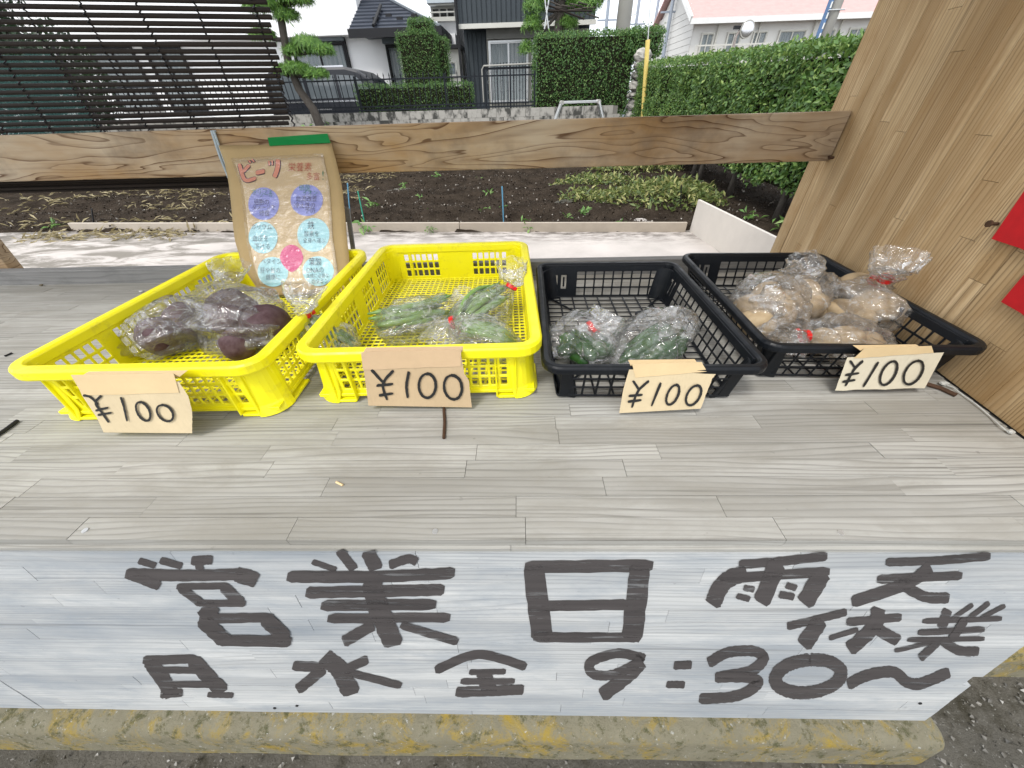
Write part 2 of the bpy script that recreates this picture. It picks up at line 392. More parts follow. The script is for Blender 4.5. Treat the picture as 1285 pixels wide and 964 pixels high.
m_weed = leafmat('weed_leaf', (.06, .15, .03), (.14, .28, .06), (.30, .42, .14))
m_crumb = leafmat('soil_crumb', (.035, .027, .02), (.075, .058, .043), (.38, .35, .31), 0)
m_dark_core = plain('dark_hedge_core', (.022, .022, .014), .95, .3, 20)  # dark twig colour also carries the shade deep inside the hedges

for _m, _s in ((m_asphalt, .1), (m_soil, .05), (m_iron, .2), (m_bamboo, .12), (m_dark_core, 0), (m_dark, .2), (m_black, .22), (m_paint, .1), (m_bark, .1), (m_kerb, .1), (m_crumb, .05), (m_navy, .3), (m_siding, .2), (m_front, .15), (m_counter, .2), (m_side, .2), (m_beam, .2), (m_hedge, .35), (m_laurel, .5), (m_beet, .25), (m_rust, .1)):
    _m.node_tree.nodes['Principled BSDF'].inputs['Specular IOR Level'].default_value = _s
# ------------------------------------------------------------------ leaf clouds
def leaf_mesh(name, pts, nrm, size, mat, seed=1, aspect=.5, tilt=.9, fold=.12, tone_fn=None, needle=False):
    """one quad-pair leaf at each point; nrm: outward direction it roughly faces"""
    r = np.random.default_rng(seed); n = len(pts)
    P = np.asarray(pts, float); Nn = np.asarray(nrm, float) + r.normal(0, tilt, (n, 3)); Nn /= np.linalg.norm(Nn, axis=1)[:, None]
    T = r.normal(0, 1, (n, 3)); T -= Nn * (T * Nn).sum(1)[:, None]; T /= np.linalg.norm(T, axis=1)[:, None]
    B = np.cross(Nn, T); s = (np.asarray(size) * r.uniform(.6, 1.25, n))[:, None]
    a = aspect
    vs = np.stack([P, P + T * s * .5 + B * s * a * .5 + Nn * s * fold, P + T * s, P + T * s * .5 - B * s * a * .5 + Nn * s * fold], 1).reshape(-1, 3)
    me = bpy.data.meshes.new(name); me.vertices.add(4 * n); me.vertices.foreach_set('co', vs.ravel())
    idx = np.arange(n)[:, None] * 4; tri = np.concatenate([idx + [0, 1, 2], idx + [0, 2, 3]], 1).reshape(-1)
    me.loops.add(6 * n); me.loops.foreach_set('vertex_index', tri.astype(np.int32))
    me.polygons.add(2 * n); me.polygons.foreach_set('loop_start', np.arange(0, 6 * n, 3, dtype=np.int32)); me.polygons.foreach_set('loop_total', np.full(2 * n, 3, np.int32))
    me.update(calc_edges=True)
    tone = np.clip(r.beta(2.2, 2.6, n) if tone_fn is None else tone_fn(P, r), 0, 1)
    at = me.attributes.new('tone', 'FLOAT', 'POINT'); at.data.foreach_set('value', np.repeat(tone, 4).astype(np.float32))
    me.materials.append(mat); me.validate(); return me
def box_surface(n, lo, hi, rng, faces='lrfbt', jit=.05):
    lo = np.array(lo, float); hi = np.array(hi, float); d = hi - lo
    spec = {'l': (0, 0), 'r': (0, 1), 'f': (1, 0), 'b': (1, 1), 't': (2, 1), 'u': (2, 0)}
    ar = [np.prod(np.delete(d, spec[k][0])) for k in faces]; tot = sum(ar); P = []; Q = []
    for k, a in zip(faces, ar):
        ax, sd_ = spec[k]; m = max(1, int(n * a / tot)); p = lo + rng.random((m, 3)) * d
        p[:, ax] = (hi if sd_ else lo)[ax]; q = np.zeros((m, 3)); q[:, ax] = 1 if sd_ else -1
        p += q * rng.normal(0, jit, (m, 1)); p += rng.normal(0, jit * .4, (m, 3)); P.append(p); Q.append(q)
    return np.concatenate(P), np.concatenate(Q)

# ================================================================== THE SETTING
g = MB(); g.add([(-150, -30, 0), (150, -30, 0), (150, 250, 0), (-150, 250, 0)], [(0, 1, 2, 3)])
struct(obj('ground', g, m_asphalt))
# pale concrete pad behind the stall
pad = MB(); pad.box(-9, 1.76, .95, 4.35, -.02, .006)
struct(obj('concrete_pad', pad, m_pad))
# dark soil bed with low ridges
def soil_h(x, y):
    return .02 + .05 * (.5 + .5 * math.sin(y * 5.6 + .5 * noise.noise(V((x * .5, y * .4, 0))))) * (1 if x < 2.3 else .4) + .045 * noise.noise(V((x * 2.2, y * 2.2, 3))) + .025 * noise.noise(V((x * 7, y * 7, 1)))
sm = MB(); nx, ny = 190, 110; X0, X1, Y0, Y1 = -12, 4.2, 3.2, 12.15
for j in range(ny + 1):
    for i in range(nx + 1):
        x = X0 + (X1 - X0) * i / nx; y = Y0 + (Y1 - Y0) * (j / ny) ** 1.4
        edge = 3.86 - .065 * x if x < 1.74 else 2.6
        z = soil_h(x, y) if y > edge + .06 else -.05
        if x > 1.78: z = max(z * .6, .012) if y > 3.3 else .012
        sm.v.append((x, y, z))
for j in range(ny):
    for i in range(nx):
        a = j * (nx + 1) + i; sm.f.append((a, a + 1, a + nx + 2, a + nx + 1))
struct(obj('soil_bed', sm, m_soil, smooth=True))
# crumbs and pale bits on the soil: nobody could count them
rng = np.random.default_rng(5)
def on_soil(n, x0, x1, y0, y1, lift=.012):
    xs = rng.uniform(x0, x1, n); ys = y0 + (y1 - y0) * rng.random(n) ** 1.3
    return np.array([(x, y, soil_h(x, y) * (1 if x < 1.78 else .6) + lift) for x, y in zip(xs, ys)])
p = on_soil(16000, -7, 4, 3.98, 11.5, .004)
p = p[p[:, 1] > 3.93 - .065 * p[:, 0]]
stuff(tag(obj('soil_crumbs', leaf_mesh('soil_crumbs', p, np.tile([0, 0, 1.], (len(p), 1)), .03, m_crumb, 3, .8, .8, .25, lambda P, r: r.random(len(P)) ** 3.5), None), 'clods and pale crumbs scattered over the dark soil', 'soil'))
p = on_soil(2400, -8, -2.3, 4.25, 8.5, .02)
k = np.array([noise.noise(V((q[0] * .9, q[1] * 1.3, 5))) for q in p]) > .0
p = p[k & (p[:, 1] > 4.0 - .065 * p[:, 0])]
p2 = np.column_stack([rng.uniform(-5.6, -3.6, 260), rng.uniform(3.9, 4.2, 260), rng.uniform(.01, .03, 260)])
p = np.concatenate([p, p2])
stuff(tag(obj('straw_litter', leaf_mesh('straw_litter', p, np.tile([0, 0, 1.], (len(p), 1)), .13, m_straw, 4, .16, .35, .1), None), 'dry straw scattered over the soil at the left', 'straw'))
# heap of cut leaves, right of the bed
cs = [(1.75, 5.0, .85, .5, .15), (2.1, 5.5, .6, .45, .13), (1.25, 6.3, .7, .35, .08), (2.2, 7.8, .9, .5, .08), (.95, 5.3, .4, .25, .06)]
P = []; Q = []
for cx, cy, rx, ry, hh in cs:
    n = int(2700 * rx * ry); a = rng.uniform(0, 6.283, n); q = np.sqrt(rng.random(n)) * (.85 + .25 * rng.random(n))
    x = cx + rx * q * np.cos(a); y = cy + ry * q * np.sin(a); z = .05 + hh * np.clip(1 - q ** 2, 0, 1) + rng.uniform(-.03, .04, n)
    P.append(np.column_stack([x, y, z])); Q.append(np.tile([0, -.3, 1.], (n, 1)))
P = np.concatenate(P); Q = np.concatenate(Q)
stuff(tag(obj('leaf_heap', leaf_mesh('leaf_heap', P, Q, .085, m_cut, 6, .34, 1.1, .15, lambda P, r: np.where(r.random(len(P)) < .35, r.random(len(P)) * .25, .2 + .8 * r.random(len(P)))), None), 'heap of cut yellow-green leaves on the soil near the laurel hedge', 'leaf heap'))
rg = np.random.default_rng(8); n = 9000
p = np.column_stack([rg.uniform(-1.6, 2.2, n), rg.uniform(-.15, .9, n), np.full(n, .003)])
p = p[((p[:, 1] < .075) | (p[:, 0] > .83)) & ~((p[:, 0] > .9) & (p[:, 1] > .22) & (p[:, 1] < .41))]
m_grit = leafmat('grit_stone', (.05, .047, .04), (.14, .13, .11), (.42, .41, .38), 0)
stuff(tag(obj('ground_grit', leaf_mesh('ground_grit', p, np.tile([0, 0, 1.], (len(p), 1)), .009, m_grit, 9, .8, .7, .35), None), 'loose grit and small stones on the ground around the kerbs', 'grit'))
# yard behind the block wall
yd = MB(); yd.box(-40, 4.0, 12.36, 60, -.1, .2)
struct(obj('yard', yd, plain('yard_gravel', (.30, .29, .27), .95, .2, 8)))

# ================================================================== BACKGROUND
# ---- block wall, every block its own piece
WY = 12.2; WTOP = .95
bw = thing('block_wall', 'low stained grey concrete block wall carrying the black iron fence', 'wall', (0, WY, 0))
bm_ = MB(); bm_.box(-.195, .195, 0, .15, 0, .186)
blk = bm_.mesh('block'); recalc(blk); blk.materials.append(m_block)
core = MB(); core.box(-14.2, 2.72, .012, .138, .0, WTOP - .012)
obj('mortar', core, plain('mortar', (.20, .19, .17), .95), bw)
for r_ in range(5):
    for i in range(43):
        x = -14 + .4 * i + (.2 if r_ % 2 else 0)
        if x > 2.75: continue
        inst('block', blk, bw, (x, rnd.uniform(-.004, .004), r_ * .19 + .002))
# ---- iron fence on it
fx0, fx1 = -13.9, gy(672, 130, WY).x
fe = thing('iron_fence', 'black iron fence with pointed bars on top of the block wall', 'fence', (0, WY + .075, WTOP))
bb = MB(); bb.bar((0, 0, .03), (0, 0, .74), .016, .016); bb.add([(-.014, -.014, .74), (.014, -.014, .74), (.014, .014, .74), (-.014, .014, .74), (0, 0, .82)], [(0, 1, 4), (1, 2, 4), (2, 3, 4), (3, 0, 4), (3, 2, 1, 0)])
barm = bb.mesh('bar'); recalc(barm); barm.materials.append(m_iron)
nb = int((fx1 - fx0) / .15)
for i in range(nb + 1):
    inst('bar', barm, fe, (fx0 + .15 * i, 0, 0))
for z, t in ((.68, .03), (.12, .03), (.04, .035)):
    m = MB(); m.bar((fx0 - .05, 0, z), (fx1, 0, z), .03, t); obj('rail', m, m_iron, fe)
rm = MB()
for k in range(16):
    a = 2 * math.pi * k / 16; b = 2 * math.pi * (k + 1) / 16
    rm.bar((math.cos(a) * .032, 0, .08 + math.sin(a) * .032), (math.cos(b) * .032, 0, .08 + math.sin(b) * .032), .008, .008)
ringm = rm.mesh('ring'); ringm.materials.append(m_iron)
for i in range(nb): inst('ring', ringm, fe, (fx0 + .075 + .15 * i, 0, 0))
for i in range(7):
    m = MB(); m.bar((fx0 + i * (fx1 - fx0) / 6 - .03, .02, 0), (fx0 + i * (fx1 - fx0) / 6 - .03, .02, .76), .04, .04); obj('post', m, m_iron, fe)
# ---- ornamental gate behind the fence
GY = 14.0
ga = thing('iron_gate', 'black ornamental iron gate in front of the charcoal house', 'gate', (0, GY, .2))
a = gy(608, 84, GY); b = gy(672, 80, GY); gw = b.x - a.x; gx0 = a.x; gtop = 1.95 - .2
m = MB()
for z in (.1, .55, gtop - .08): m.bar((gx0, 0, z), (gx0 + gw, 0, z), .04, .05)
for x in (gx0, gx0 + gw / 2, gx0 + gw): m.bar((x, 0, 0), (x, 0, gtop), .05, .05)
obj('gate_frame', m, m_iron, ga)
gb = MB(); gb.bar((0, 0, .1), (0, 0, gtop + .05), .018, .018); gbm = gb.mesh('bar'); gbm.materials.append(m_iron)
for i in range(1, 16): inst('bar', gbm, ga, (gx0 + gw * i / 16, 0, 0))
sc = MB()
for k in range(26):
    t0 = k / 25 * 4.2; t1 = (k + 1) / 25 * 4.2; r0 = .05 * (1 - k / 32); r1 = .05 * (1 - (k + 1) / 32)
    sc.bar((r0 * math.cos(t0 * 1.5), 0, r0 * math.sin(t0 * 1.5)), (r1 * math.cos(t1 * 1.5), 0, r1 * math.sin(t1 * 1.5)), .012, .012)
scm = sc.mesh('scroll'); scm.materials.append(plain('grey_scroll', (.14, .15, .16), .5))
for i in range(8):
    for j in range(5): inst('scroll', scm, ga, (gx0 + gw * (i + .5) / 8, -.03, .7 + j * .22), (1, 1, 1 if (i + j) % 2 else -1))
m = MB(); pa = gy(604, 110, GY); m.tube([(gx0 - .08, -.05, .9), (gx0 - .08, -.05, gtop - .1), (gx0 - .02, -.05, gtop - .02), (gx0 + gw, -.05, gtop)], .02, 6)
obj('top_tube', m, m_polec, ga)

# ---- clipped hedges
def hedge(name, label, boxes, n, size, mat, seed, faces='lrfbt', jit=.04, aspect=.55, cat='hedge', trunk=None):
    t = thing(name, label, cat, (0, 0, 0)); r = np.random.default_rng(seed); P = []; Q = []; core = MB()
    for lo, hi, fr_ in boxes:
        p_, q_ = box_surface(int(n * fr_), lo, hi, r, faces, jit); P.append(p_); Q.append(q_)
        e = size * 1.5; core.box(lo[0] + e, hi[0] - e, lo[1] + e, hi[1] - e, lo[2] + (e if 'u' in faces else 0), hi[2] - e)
    P = np.concatenate(P); Q = np.concatenate(Q)
    for k in range(len(P)):
        P[k] += Q[k] * (.05 * noise.noise(V(P[k] * 2.3)))
    obj('foliage', leaf_mesh('foliage', P, Q, size, mat, seed, aspect, .8), None, t)
    obj('dark_core', core, m_dark_core, t)  # solid dark box giving the shaded depth behind the leaves
    if trunk:
        for (x, y, z0, z1, rr) in trunk:
            m = MB(); m.tube([(x, y, z0), (x + .03, y, (z0 + z1) / 2), (x - .02, y + .03, z1)], [rr * 1.3, rr, rr * .8], 8); obj('trunk', m, m_bark, t, True)
    return t
hy = 12.75
a = gy(672, 48, hy); b = gy(835, 35, hy); c_ = gy(800, 140, hy)
hedge('tall_hedge', 'tall clipped dark green hedge overhanging a stone post behind the block wall', [((a.x, hy, .75), (3.15, hy + .8, 2.44), .8), ((2.9, hy - .05, 1.95), (b.x, hy + .75, 2.46), .25)], 20000, .055, m_hedge, 11, 'lrfbtu', .035, trunk=[(1.2, hy + .4, .2, .9, .06), (2.4, hy + .4, .2, .9, .06)])
a = gy(447, 108, 13); b = gy(592, 105, 13)
hedge('low_hedge', 'low clipped hedge strip right behind the iron fence', [((a.x, 12.75, .3), (b.x, 13.35, 1.52), 1)], 9000, .04, m_hedge, 12, 'lrft', .03)
a = gy(496, 45, 13.6); b = gy(545, 45, 13.6); c2 = gy(557, 45, 13.8)
hedge('topiary_shrub', 'green topiary of stacked clipped blocks behind the low hedge', [((a.x, 13.6, .6), (b.x, 14.4, 2.66), .6), ((b.x - .1, 13.85, .6), (c2.x, 14.6, 2.56), .3), ((gy(512, 30, 13.9).x, 13.8, 2.6), (gy(541, 30, 13.9).x, 14.3, 2.93), .14)], 15000, .04, m_hedge, 13, 'lrft', .03, cat='topiary')
# ---- laurel hedge on the right, receding from beside the stall to the wall
t = thing('laurel_hedge', 'long glossy laurel hedge running along the right of the soil bed', 'hedge', (2.8, 3, 0))
r = np.random.default_rng(21); n = 44000
u = r.random(n) ** 1.4; yy = 2.6 + u * 9.6
def hx(y): return 2.62 + .055 * (y - 3)
def htop(y): return 1.36 + .045 * (y - 3)
top = r.random(n) < .25
zz = np.where(top, htop(yy), .22 + r.random(n) ** .8 * (htop(yy) - .22)); xx = np.where(top, hx(yy) + r.random(n) * .9, hx(yy))
bul = np.array([noise.noise(V((y * 1.6, z * 2.0, 4))) for y, z in zip(yy, zz)])
xx = xx - np.where(top, 0, .13 * bul + .0) + r.normal(0, .025, n); zz = zz + np.where(top, .03 * bul, 0) + r.normal(0, .018, n)
Q = np.where(top[:, None], [0, 0, 1.], [-1., -.1, .35])
keep = ~((~top) & (zz < .34 + .22 * bul))
P = np.column_stack([xx, yy, zz]) - 0
obj('foliage', leaf_mesh('foliage', P[keep] - np.array([2.8, 3, 0]), Q[keep], (.058 - .0012 * (yy - 3))[keep], m_laurel, 22, .46, .75, .12), None, t)
m = MB()
m.add([(hx(y) + dx - 2.8, y - 3, z) for y in (2.55, 12.3) for dx, z in ((.10, .3), (.10, htop(y) - .1), (.85, htop(y) - .1), (.85, .3))], [(0, 1, 2, 3), (7, 6, 5, 4), (0, 4, 5, 1), (1, 5, 6, 2), (2, 6, 7, 3), (3, 7, 4, 0)])
obj('dark_core', m, m_dark_core, t)  # solid dark block for the shade behind the laurel leaves
for y in (3.9, 4.15, 5.4, 6.6, 6.9, 8.2, 9.6):
    m = MB(); x = hx(y) + .12 - 2.8; m.tube([(x, y - 3, 0), (x + .02, y - 2.97, .25), (x + .1, y - 2.9, .7)], [.045, .035, .025], 8); obj('trunk', m, m_bark, t, True)
# ---- stone gate post under the overhanging hedge
sp_ = thing('stone_post', 'rough grey stone post under the overhang of the tall hedge', 'post', (3.24, 12.45, 0))
z = 0; k = 0
while z < 1.88:
    hh = rnd.uniform(.16, .24); m = MB(); m.blob((0, 0, z + hh / 2), (.23 + rnd.uniform(-.03, .03), .2, hh * .62), k, .22, 1.6, 14, 8); obj('stone', m, m_block, sp_); z += hh; k += 1
# ---- yellow guard on a guy wire
gw_ = thing('guy_wire_guard', 'slim yellow guard sleeve on a guy wire in front of the tall hedge', 'guy wire', (0, 0, 0))
a = gy(806.5, 150, 11); b = gy(813, 50, 11); d = (b - a).normalized()
foot = a - d * (a.z / d.z)
m = MB(); m.tube([foot + d * .25, b], .05, 10); obj('sleeve', m, m_yellowpole, gw_)
m = MB(); m.tube([foot, b + d * 2.6], .012, 6); obj('wire', m, m_alu, gw_)
# ---- stepladder frame
st_ = thing('step_stool', 'aluminium folding work platform standing before the tall hedge', 'step stool', (0, 10.5, 0))
a = gy(705, 127, 10.5); b = gy(751, 124, 10.5); tz = a.z
m = MB(); m.box(a.x, b.x, -.13, .13, tz - .05, tz); obj('platform', m, m_alu, st_, bevel=.006)
for sx, xx_ in ((-1, a.x), (1, b.x)):
    for sy in (-1, 1):
        m = MB(); m.bar((xx_ + sx * .01, sy * .12, tz - .02), (xx_ + sx * .42, sy * .3, 0), .05, .03); obj('leg', m, m_alu, st_)
    for q in (.35, .68):
        m = MB(); x = xx_ + sx * (.01 + .41 * q); s_ = .12 + .18 * q; m.bar((x, -s_, (tz - .02) * (1 - q)), (x, s_, (tz - .02) * (1 - q)), .03, .03); obj('rung', m, m_alu, st_)
    m = MB(); m.tube([(xx_, -.14, tz - .03), (xx_, .14, tz - .03)], .045, 10); obj('hinge', m, m_polec, st_)

# ---- windows
def window(parent, x0, x1, z0, z1, Y, panes=2, frame=m_trim, curtain=m_curtain, fw_=.05, dep=.08, room=True):
    wf = MB()
    for (a0, a1, b0, b1) in ((x0, x0 + fw_, z0, z1), (x1 - fw_, x1, z0, z1), (x0 + fw_, x1 - fw_, z0, z0 + fw_), (x0 + fw_, x1 - fw_, z1 - fw_, z1)): wf.box(a0, a1, Y - dep, Y - .003, b0, b1)
    o = obj('window', wf, frame, parent)
    for i in range(panes):
        u0 = x0 + fw_ + (x1 - x0 - 2 * fw_) * i / panes; u1 = x0 + fw_ + (x1 - x0 - 2 * fw_) * (i + 1) / panes
        g_ = MB(); g_.box(u0 + .03, u1 - .03, Y - dep * .55, Y - dep * .45, z0 + fw_ + .03, z1 - fw_ - .03); obj('pane', g_, m_glass, o)
        s_ = MB(); yy0 = Y - dep * .7 + (.012 if i % 2 else 0)
        for (a0, a1, b0, b1) in ((u0, u0 + .03, z0 + fw_, z1 - fw_), (u1 - .03, u1, z0 + fw_, z1 - fw_), (u0 + .03, u1 - .03, z0 + fw_, z0 + fw_ + .03), (u0 + .03, u1 - .03, z1 - fw_ - .03, z1 - fw_)): s_.box(a0, a1, yy0, Y - dep * .35, b0, b1)
        obj('sash', s_, frame, o)
    if curtain:
        cb = MB(); nn = 40; pts = []
        for i in range(nn + 1):
            x = x0 + fw_ + .01 + (x1 - x0 - 2 * fw_ - .02) * i / nn; y = Y - .018 + .010 * math.sin(i * 1.9)
            pts += [(x, y, z0 + fw_), (x, y, z1 - fw_)]
        cb.add(pts, [(2 * i, 2 * i + 2, 2 * i + 3, 2 * i + 1) for i in range(nn)]); obj('curtain', cb, curtain, o, True, fixn=False)
    return o
# ---- white house on the left
h1 = thing('white_house', 'white plastered house with a dark sheet metal hip roof behind the van', 'house', (-6, 18, .2))
h1.location = (0, 0, 0)
xr = gy(455, 43, 18).x; zb = gy(400, 45, 18).z
m = MB(); m.box(-24, xr, 18, 24, zb, 7.2); obj('upper_wall', m, m_plaster, h1)
WY1 = 18.55
m = MB(); m.box(-24, -2.35, WY1, 24, .2, zb - .003); obj('lower_wall', m, m_plaster, h1)
def q1(x, y, Y=WY1): return gy(x, y, Y)
# front windows (left pair through the blind, then the two in the clear)
for (pa, pb, ya, yb) in ((365, 432, 54, 110), (484, 520, 56, 100), (110, 165, 58, 125), (180, 226, 58, 125)):
    x0 = q1(pa, ya).x; x1 = q1(pb, ya).x; z1 = q1((pa + pb) / 2, ya).z
    window(h1, x0, x1, max(.6, z1 - 2.0), z1, WY1, 2, m_dark, m_curtain, .06, .12)
    m = MB(); m.box(x0 - .06, x1 + .06, WY1 - .22, WY1 - .002, z1 + .02, z1 + .3); obj('shutter_box', m, plain('shutter_box', (.16, .19, .21), .5), h1, bevel=.01)
m = MB(); x = q1(435, 60).x; m.tube([(x, WY1 - .08, .2), (x, WY1 - .08, zb - .05)], .045, 8); obj('downpipe', m, m_dark, h1)
# hip roof over the ground floor
ex1 = gy(552, 33, 16.5).x; ez = gy(552, 34, 16.5).z; ex0 = xr + .02; sl_ = .48; ry = 19.2
roof = h1
def hz(t_): return ez + sl_ * t_
T_ = ry - 16.5
m = MB(); m.add([(ex0, 16.5, ez), (ex1, 16.5, ez), (ex1 - T_, ry, hz(T_)), (ex0, ry, hz(T_)), (ex1, 22, ez), (ex1 - T_, 21, hz(T_))], [(0, 1, 2, 3), (1, 4, 5, 2)])
m.add([(ex0, 16.5, ez - .02), (ex1, 16.5, ez - .02), (ex1, 22, ez - .02), (ex0, 22, ez - .02)], [(3, 2, 1, 0)])
rf = obj('roof', m, m_navy, h1)
for k in range(1, 11):                      # lapped metal courses
    t_ = T_ * k / 11; m = MB(); m.bar((ex0, 16.5 + t_, hz(t_) + .012), (ex1 - t_, 16.5 + t_, hz(t_) + .012), .05, .03); obj('roof_seam', m, m_navy, rf)
m = MB(); m.bar((ex1 + .02, 16.48, ez + .03), (ex1 - T_, ry, hz(T_) + .03), .09, .05); obj('hip_cap', m, plain('hip_cap', (.16, .18, .2), .5), rf)
m = MB(); m.box(ex0, ex1 + .06, 16.40, 16.48, ez - .2, ez + .02); m.box(ex1 + .0, ex1 + .08, 16.48, 22, ez - .2, ez + .02); obj('gutter', m, m_dark, rf)
for (px_, py_) in ((472, 26), (488, 22), (502, 26), (520, 22)):
    r_ = ray(px_, py_); s_ = (ez - CAMZ - sl_ * 16.5) / (r_.z - sl_ * r_.y); q = CP + r_ * s_
    m = MB(); m.box(q.x - .1, q.x + .1, q.y - .04, q.y + .04, q.z, q.z + .09); obj('snow_guard', m, m_dark, rf)
r_ = ray(475, 5); m = MB(); q0 = gy(475, 3, 17.6); q1_ = gy(476, 34, 16.6); m.tube([(q0.x, 17.8, hz(1.3) + .12), (q0.x, 16.45, ez + .08)], .05, 8); obj('downpipe', m, m_dark, h1)
# back wing with balcony window
m = MB(); m.box(-3.2, -2.42, 20, 25, .2, 6.6); obj('wing_wall', m, m_plaster, h1)
x0, x1 = gy(541, 15, 20).x, gy(572, 15, 20).x; z0, z1 = gy(555, 29, 20).z, gy(555, 8, 20).z
m = MB(); m.box(x0, x1, 19.6, 19.64, z0, z0 + .12); m.bar((x0, 19.62, z0 + .45), (x1, 19.62, z0 + .45), .05, .05); m.bar((x0, 19.62, z0 + .25), (x1, 19.62, z0 + .25), .04, .04); obj('balcony_rail', m, m_trim, h1)
window(h1, x0, x1, z0 + .05, z1, 20, 3, m_trim, None, .05, .1)
m = MB(); m.box(x0, x1, 19.95, 19.997, z0 + .1, z1 - .06); obj('dark_room_sheet', m, m_darkroom, h1)  # dark sheet on the wall, painted for the unlit room behind the panes
m = MB(); m.box(x0 - .05, x1 + .05, 19.5, 20, z1 + .02, z1 + .6); obj('shutter_box', m, plain('pale_blue_box', (.5, .56, .6), .6), h1)
# low lean-to right of the topiary, window with lattice
lx0, lx1 = gy(553, 70, 17.3).x, gy(577, 70, 17.3).x; lz = gy(565, 62, 17.3).z
m = MB(); m.box(lx0 - 1.5, lx1, 17.3, 18.5, .2, lz); obj('lean_to', m, m_trim, h1)
m = MB(); m.box(lx0 - 1.5, lx1 + .1, 17.0, 18.54, lz + .003, lz + .1); obj('lean_to_roof', m, m_dark, h1)
window(h1, gy(560, 85, 17.3).x, gy(574, 85, 17.3).x, gy(567, 97, 17.3).z, gy(567, 76, 17.3).z, 17.3, 1, m_trim, m_curtain, .05, .08)

# ---- charcoal house
h2 = thing('charcoal_house', 'charcoal ribbed house with a pale trim band behind the iron gate', 'house', (0, 0, 0))
HX0 = gy(576, 29, 17).x; HX1 = gy(747, 20, 17).x; zb2 = gy(650, 28, 17).z
def ribs(x0, x1, Y, z0, z1, pitch=.16):
    m = MB(); n = int((x1 - x0) / pitch); pts = []
    for i in range(n):
        a0 = x0 + (x1 - x0) * i / n; a1 = x0 + (x1 - x0) * (i + 1) / n; w_ = a1 - a0
        for u, d in ((a0, 0), (a0 + w_ * .72, 0), (a0 + w_ * .76, .03), (a0 + w_ * .96, .03)): pts += [(u, Y + d, z0), (u, Y + d, z1)]
    pts += [(x1, Y, z0), (x1, Y, z1)]; k = len(pts) // 2
    m.add(pts, [(2 * i, 2 * i + 2, 2 * i + 3, 2 * i + 1) for i in range(k - 1)]); return m
obj('upper_siding', ribs(HX0, HX1, 17, zb2, 6.8), m_siding, h2, fixn=False)
m = MB(); m.box(HX0 + .002, HX1 - .002, 17.035, 23, zb2 + .002, 6.8); obj('upper_wall', m, m_siding, h2)
m = MB(); m.box(HX0 - .04, HX1 + .04, 16.95, 17.03, zb2 - .12, zb2); obj('trim_band', m, m_trim, h2)
WY2 = 17.7
lx1 = gy(611, 60, WY2).x
obj('lower_siding', ribs(HX0 + .05, lx1, WY2, .2, zb2 - .13), m_siding, h2, fixn=False)
m = MB(); m.box(HX0 + .052, HX1 - .05, WY2 + .04, 23, .2, zb2 - .002); obj('lower_wall', m, m_siding, h2)
m = MB(); m.box(lx1, HX1 - .06, WY2 - .02, WY2 + .038, .2, zb2 - .13); obj('window_bay', m, plain('beige_panel', (.33, .32, .28), .7), h2)
x0, x1 = gy(613, 60, WY2 - .03).x, gy(663, 60, WY2 - .03).x; z1 = gy(638, 51, WY2).z
window(h2, x0, x1, z1 - 1.75, z1, WY2 - .03, 2, m_alu, m_curtain, .05, .1)
window(h2, x1 + .12, x1 + 1.7, z1 - 1.75, z1, WY2 - .03, 2, m_alu, m_curtain, .05, .1)
m = MB(); m.box(x0 - .05, x1 + 1.75, WY2 - .2, WY2 - .025, z1 + .03, z1 + .42); obj('shutter_box', m, plain('grey_box', (.2, .2, .19), .6), h2, bevel=.01)
m = MB(); x = gy(573, 20, 16.9).x; m.tube([(x, 16.85, .2), (x, 16.85, 6.6)], .045, 8); obj('downpipe', m, m_dark, h2)
m = MB(); m.box(HX0 - .3, HX1 + .3, 16.6, 23.5, 6.81, 6.95); obj('roof', m, m_navy, h2)

# ---- pale house with the pink roof
h3 = thing('pink_roof_house', 'pale clapboard house with a pink shingle roof above the laurel hedge', 'house', (0, 0, 0))
PY = 26; e0 = gy(876, 25, PY); ez3 = e0.z; hx0 = e0.x; hx1 = 24
m = MB(); m.box(hx0, hx1, PY + .35, 34, 0, ez3 - .05); m.add([(hx0, PY + .35, ez3 - .05), (hx0, 34, ez3 - .05), (hx0, 30.2, ez3 + 2.05)], [(0, 1, 2)]); obj('wall', m, m_plaster2, h3)
for k in range(16):
    m = MB(); z = .5 + k * .28; y1 = 34 if z < ez3 - .2 else 34 - (z - ez3 + .05) / .56; y0 = PY + .37 if z < ez3 - .2 else PY + .37 + (z - ez3 + .05) / .56
    m.box(hx0 - .035, hx0 - .004, y0, y1, z, z + .26); obj('clapboard', m, m_plaster2, h3)
m = MB(); m.add([(hx0 - .35, PY, ez3), (hx1, PY, ez3), (hx1, 30.2, ez3 + 2.3), (hx0 - .35, 30.2, ez3 + 2.3), (hx0 - .35, 34.4, ez3), (hx1, 34.4, ez3)], [(0, 1, 2, 3), (3, 2, 5, 4)])
o = obj('roof', m, m_pink, h3); md = o.modifiers.new('thick', 'SOLIDIFY'); md.thickness = .12
m = MB(); m.box(hx0 - .38, hx1, PY - .12, PY - .005, ez3 - .16, ez3 + .06); obj('gutter', m, plain('white_gutter', (.75, .75, .73), .5), h3)
m = MB(); m.bar((hx0 - .38, PY - .1, ez3 + .03), (hx0 - .38, 30.2, ez3 + 2.36), .1, .22); obj('verge_board', m, plain('white_verge', (.75, .75, .73), .5), h3)
for pa, pb in ((880, 896), (912, 930), (944, 962), (976, 1010), (1026, 1046), (1062, 1084), (1090, 1106)):
    x0 = gy(pa, 45, PY + .35).x; x1 = gy(pb, 45, PY + .35).x
    window(h3, x0, x1, ez3 - 1.75, ez3 - .45, PY + .35, 2, m_trim, m_curtain, .06, .1)
